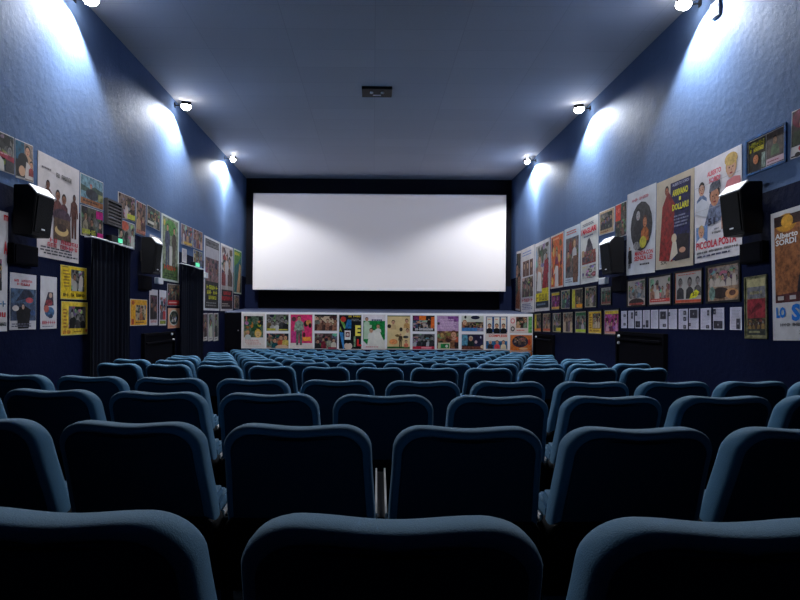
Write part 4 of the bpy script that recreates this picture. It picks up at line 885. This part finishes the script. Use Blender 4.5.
# smaller cards
small = [((551.5, 292.2, 310.5, 560.3, 291, 310), [(170, 50, 140), (200, 120, 180), (110, 30, 90)], YEL, 'purple card with a yellow top, first in the upper row of small cards', 2, (236, 180, 80)),
 ((561.2, 290, 309.6, 571, 288.8, 309), [(90, 110, 120), (60, 100, 80), (170, 180, 160), (60, 50, 90)], None, 'blue green card beside the purple card, second in the upper small row', 2, (150, 160, 130)),
 ((572, 288.6, 309.6, 583.7, 287, 309), [(80, 66, 60), (44, 36, 36), (150, 120, 90)], (200, 190, 50), 'yellow edged brown card with an orange tag, third in the upper small row', 2, (236, 150, 30)),
 ((585, 286.8, 308.2, 597.6, 285, 307.6), [(130, 120, 106), (60, 54, 50), (176, 166, 146), (100, 110, 90)], None, 'olive picture card, fourth in the upper row of small cards', 3, (150, 150, 120)),
 ((601.2, 287.4, 305.6, 612, 286, 305), [(90, 120, 100), (50, 84, 66), (130, 70, 66)], (150, 150, 140), 'grey topped green and red card under the small white box, right wall', 1, (150, 80, 70)),
 ((534.6, 313.3, 332.2, 541.8, 313, 332), [(110, 90, 80), (60, 54, 54), (150, 130, 110)], (220, 200, 60), 'yellow edged card in the lower small row, nearest the stage', 1, (224, 120, 40)),
 ((543, 313, 332.2, 551.3, 312.6, 332.3), [(140, 110, 100), (90, 70, 66), (180, 150, 130)], None, 'reddish picture card, second in the lower small row from the stage', 2, (200, 90, 60)),
 ((552.8, 312.6, 332.6, 561.9, 312.2, 332.7), [(120, 120, 110), (60, 66, 60), (180, 176, 160)], None, 'grey picture card with a yellow corner, third in the lower small row', 2, (210, 190, 50)),
 ((563.2, 312, 333, 573.8, 311.4, 333.2), [(150, 130, 110), (90, 76, 70), (190, 160, 130), (110, 90, 110)], None, 'sandy crowd picture card, fourth in the lower small row', 4, (170, 150, 130)),
 ((575.4, 311, 333.4, 587, 310.5, 333.6), [(110, 130, 110), (60, 90, 70), (170, 160, 170), (90, 70, 90)], (30, 110, 60), 'green topped card with yellow corner, fifth in the lower small row', 2, (190, 210, 60))]
for i, (q, pal, acc, lb, npl, foot) in enumerate(small):
    def d(A, pal=pal, acc=acc, npl=npl, foot=foot, i=i):
        A.scene(.06, .04, .94, .97, pal, 71+i, npl)
        if i in (0, 4, 9): A.r(.05, .04, .95, .18, acc)
        elif acc: A.r(.04, .04, .30, .95, acc)
        if i in (2, 7): A.r(.42, .78, .95, .95, foot)
        elif i not in (1, 3, 8): A.r(.05, .84, .95, .96, foot)
    poster('R', q, lb, d, group=G_R, paper=(190, 180, 160), frame=(BLK, .016))
def d(A): A.r(.02, .02, .98, .98, (232, 190, 60)); A.r(.32, .10, .92, .78, (90, 60, 50)); A.scene(.34, .12, .90, .76, [(110, 80, 70), (60, 40, 40), (190, 170, 150)], 85, 3); A.lines(.06, .1, .28, .8, 6, (170, 100, 30)); A.g('IL TERZO', .5, .88, .8, .07, (110, 60, 30))
poster('R', (588.5, 310.4, 334.4, 602.6, 309.8, 334.6), 'yellow card with a brown photo, in the lower small row', d, group=G_R, frame=(BLK, .02))
def d(A): A.r(.02, .02, .98, .98, (170, 50, 120)); A.r(.04, .03, .96, .16, (226, 196, 60)); A.lines(.1, .05, .6, .1, 1, (200, 50, 40)); A.scene(.04, .18, .96, .88, [(176, 60, 130), (200, 130, 180), (120, 30, 90), (220, 170, 190)], 86, 3); A.r(.04, .9, .96, .97, (226, 160, 130))
poster('R', (604.5, 309.4, 335, 620, 308.4, 335.6), 'magenta card with a yellow top, last of the lower small row beside the sheets', d, group=G_R, frame=(BLK, .02))
# white programme sheets
xs = [(621.6, 627), (628.6, 634.2), (635.4, 642), (643.2, 650), (651.2, 658.4), (659.8, 667.6), (669, 677.2), (679, 688), (689.4, 699), (701, 711.3), (713.6, 724.6), (730.4, 742.2)]
for i, (a, b) in enumerate(xs):
    t0 = 311-(a-622)*.034; t1 = 311-(b-622)*.034; b0 = 328+(a-622)*.0175; b1 = 328+(b-622)*.0175
    rn = random.Random(i)
    def d(A, i=i, rn=rn):
        A.lines(.10, .05, .9, .95, 14, (176, 172, 190), i)
        blk = {0: [(.5, .2, .9, .35), (.5, .7, .9, .85)], 1: [(.6, .1, .9, .45)], 2: [(.1, .05, .4, .3), (.15, .6, .85, .95)], 3: [(.5, .55, .9, .95), (.1, .8, .4, .95)], 4: [], 5: [(.15, .1, .9, .5), (.5, .75, .9, .9)], 6: [(.08, .15, .25, .35)], 7: [(.6, .1, .9, .3), (.6, .4, .9, .6), (.6, .8, .9, .98)], 8: [(.15, .05, .9, .45), (.05, .7, .25, .85)], 9: [(.7, .1, .9, .35), (.6, .8, .9, .95)], 10: [(.05, .05, .3, .3), (.1, .6, .9, .95)], 11: [(.6, .5, .9, .95)]}[i]
        for r_ in blk: A.r(*r_, (60, 58, 70)); A.e((r_[0]+r_[2])/2, (r_[1]+r_[3])/2, .06, .05, (150, 146, 156))
    w_ = ['leftmost', 'second from the left', 'third from the left', 'fourth from the left', 'fifth from the left', 'sixth from the left', 'sixth from the right', 'fifth from the right', 'fourth from the right', 'third from the right', 'second from the right', 'rightmost, set apart'][i]
    poster('R', (a, t0, b0, b, t1, b1), 'small white printed sheet pinned on the right wall, %s' % w_, d, group=G_S, name='printed_sheet', cat='paper sheet', paper=(222, 218, 234))
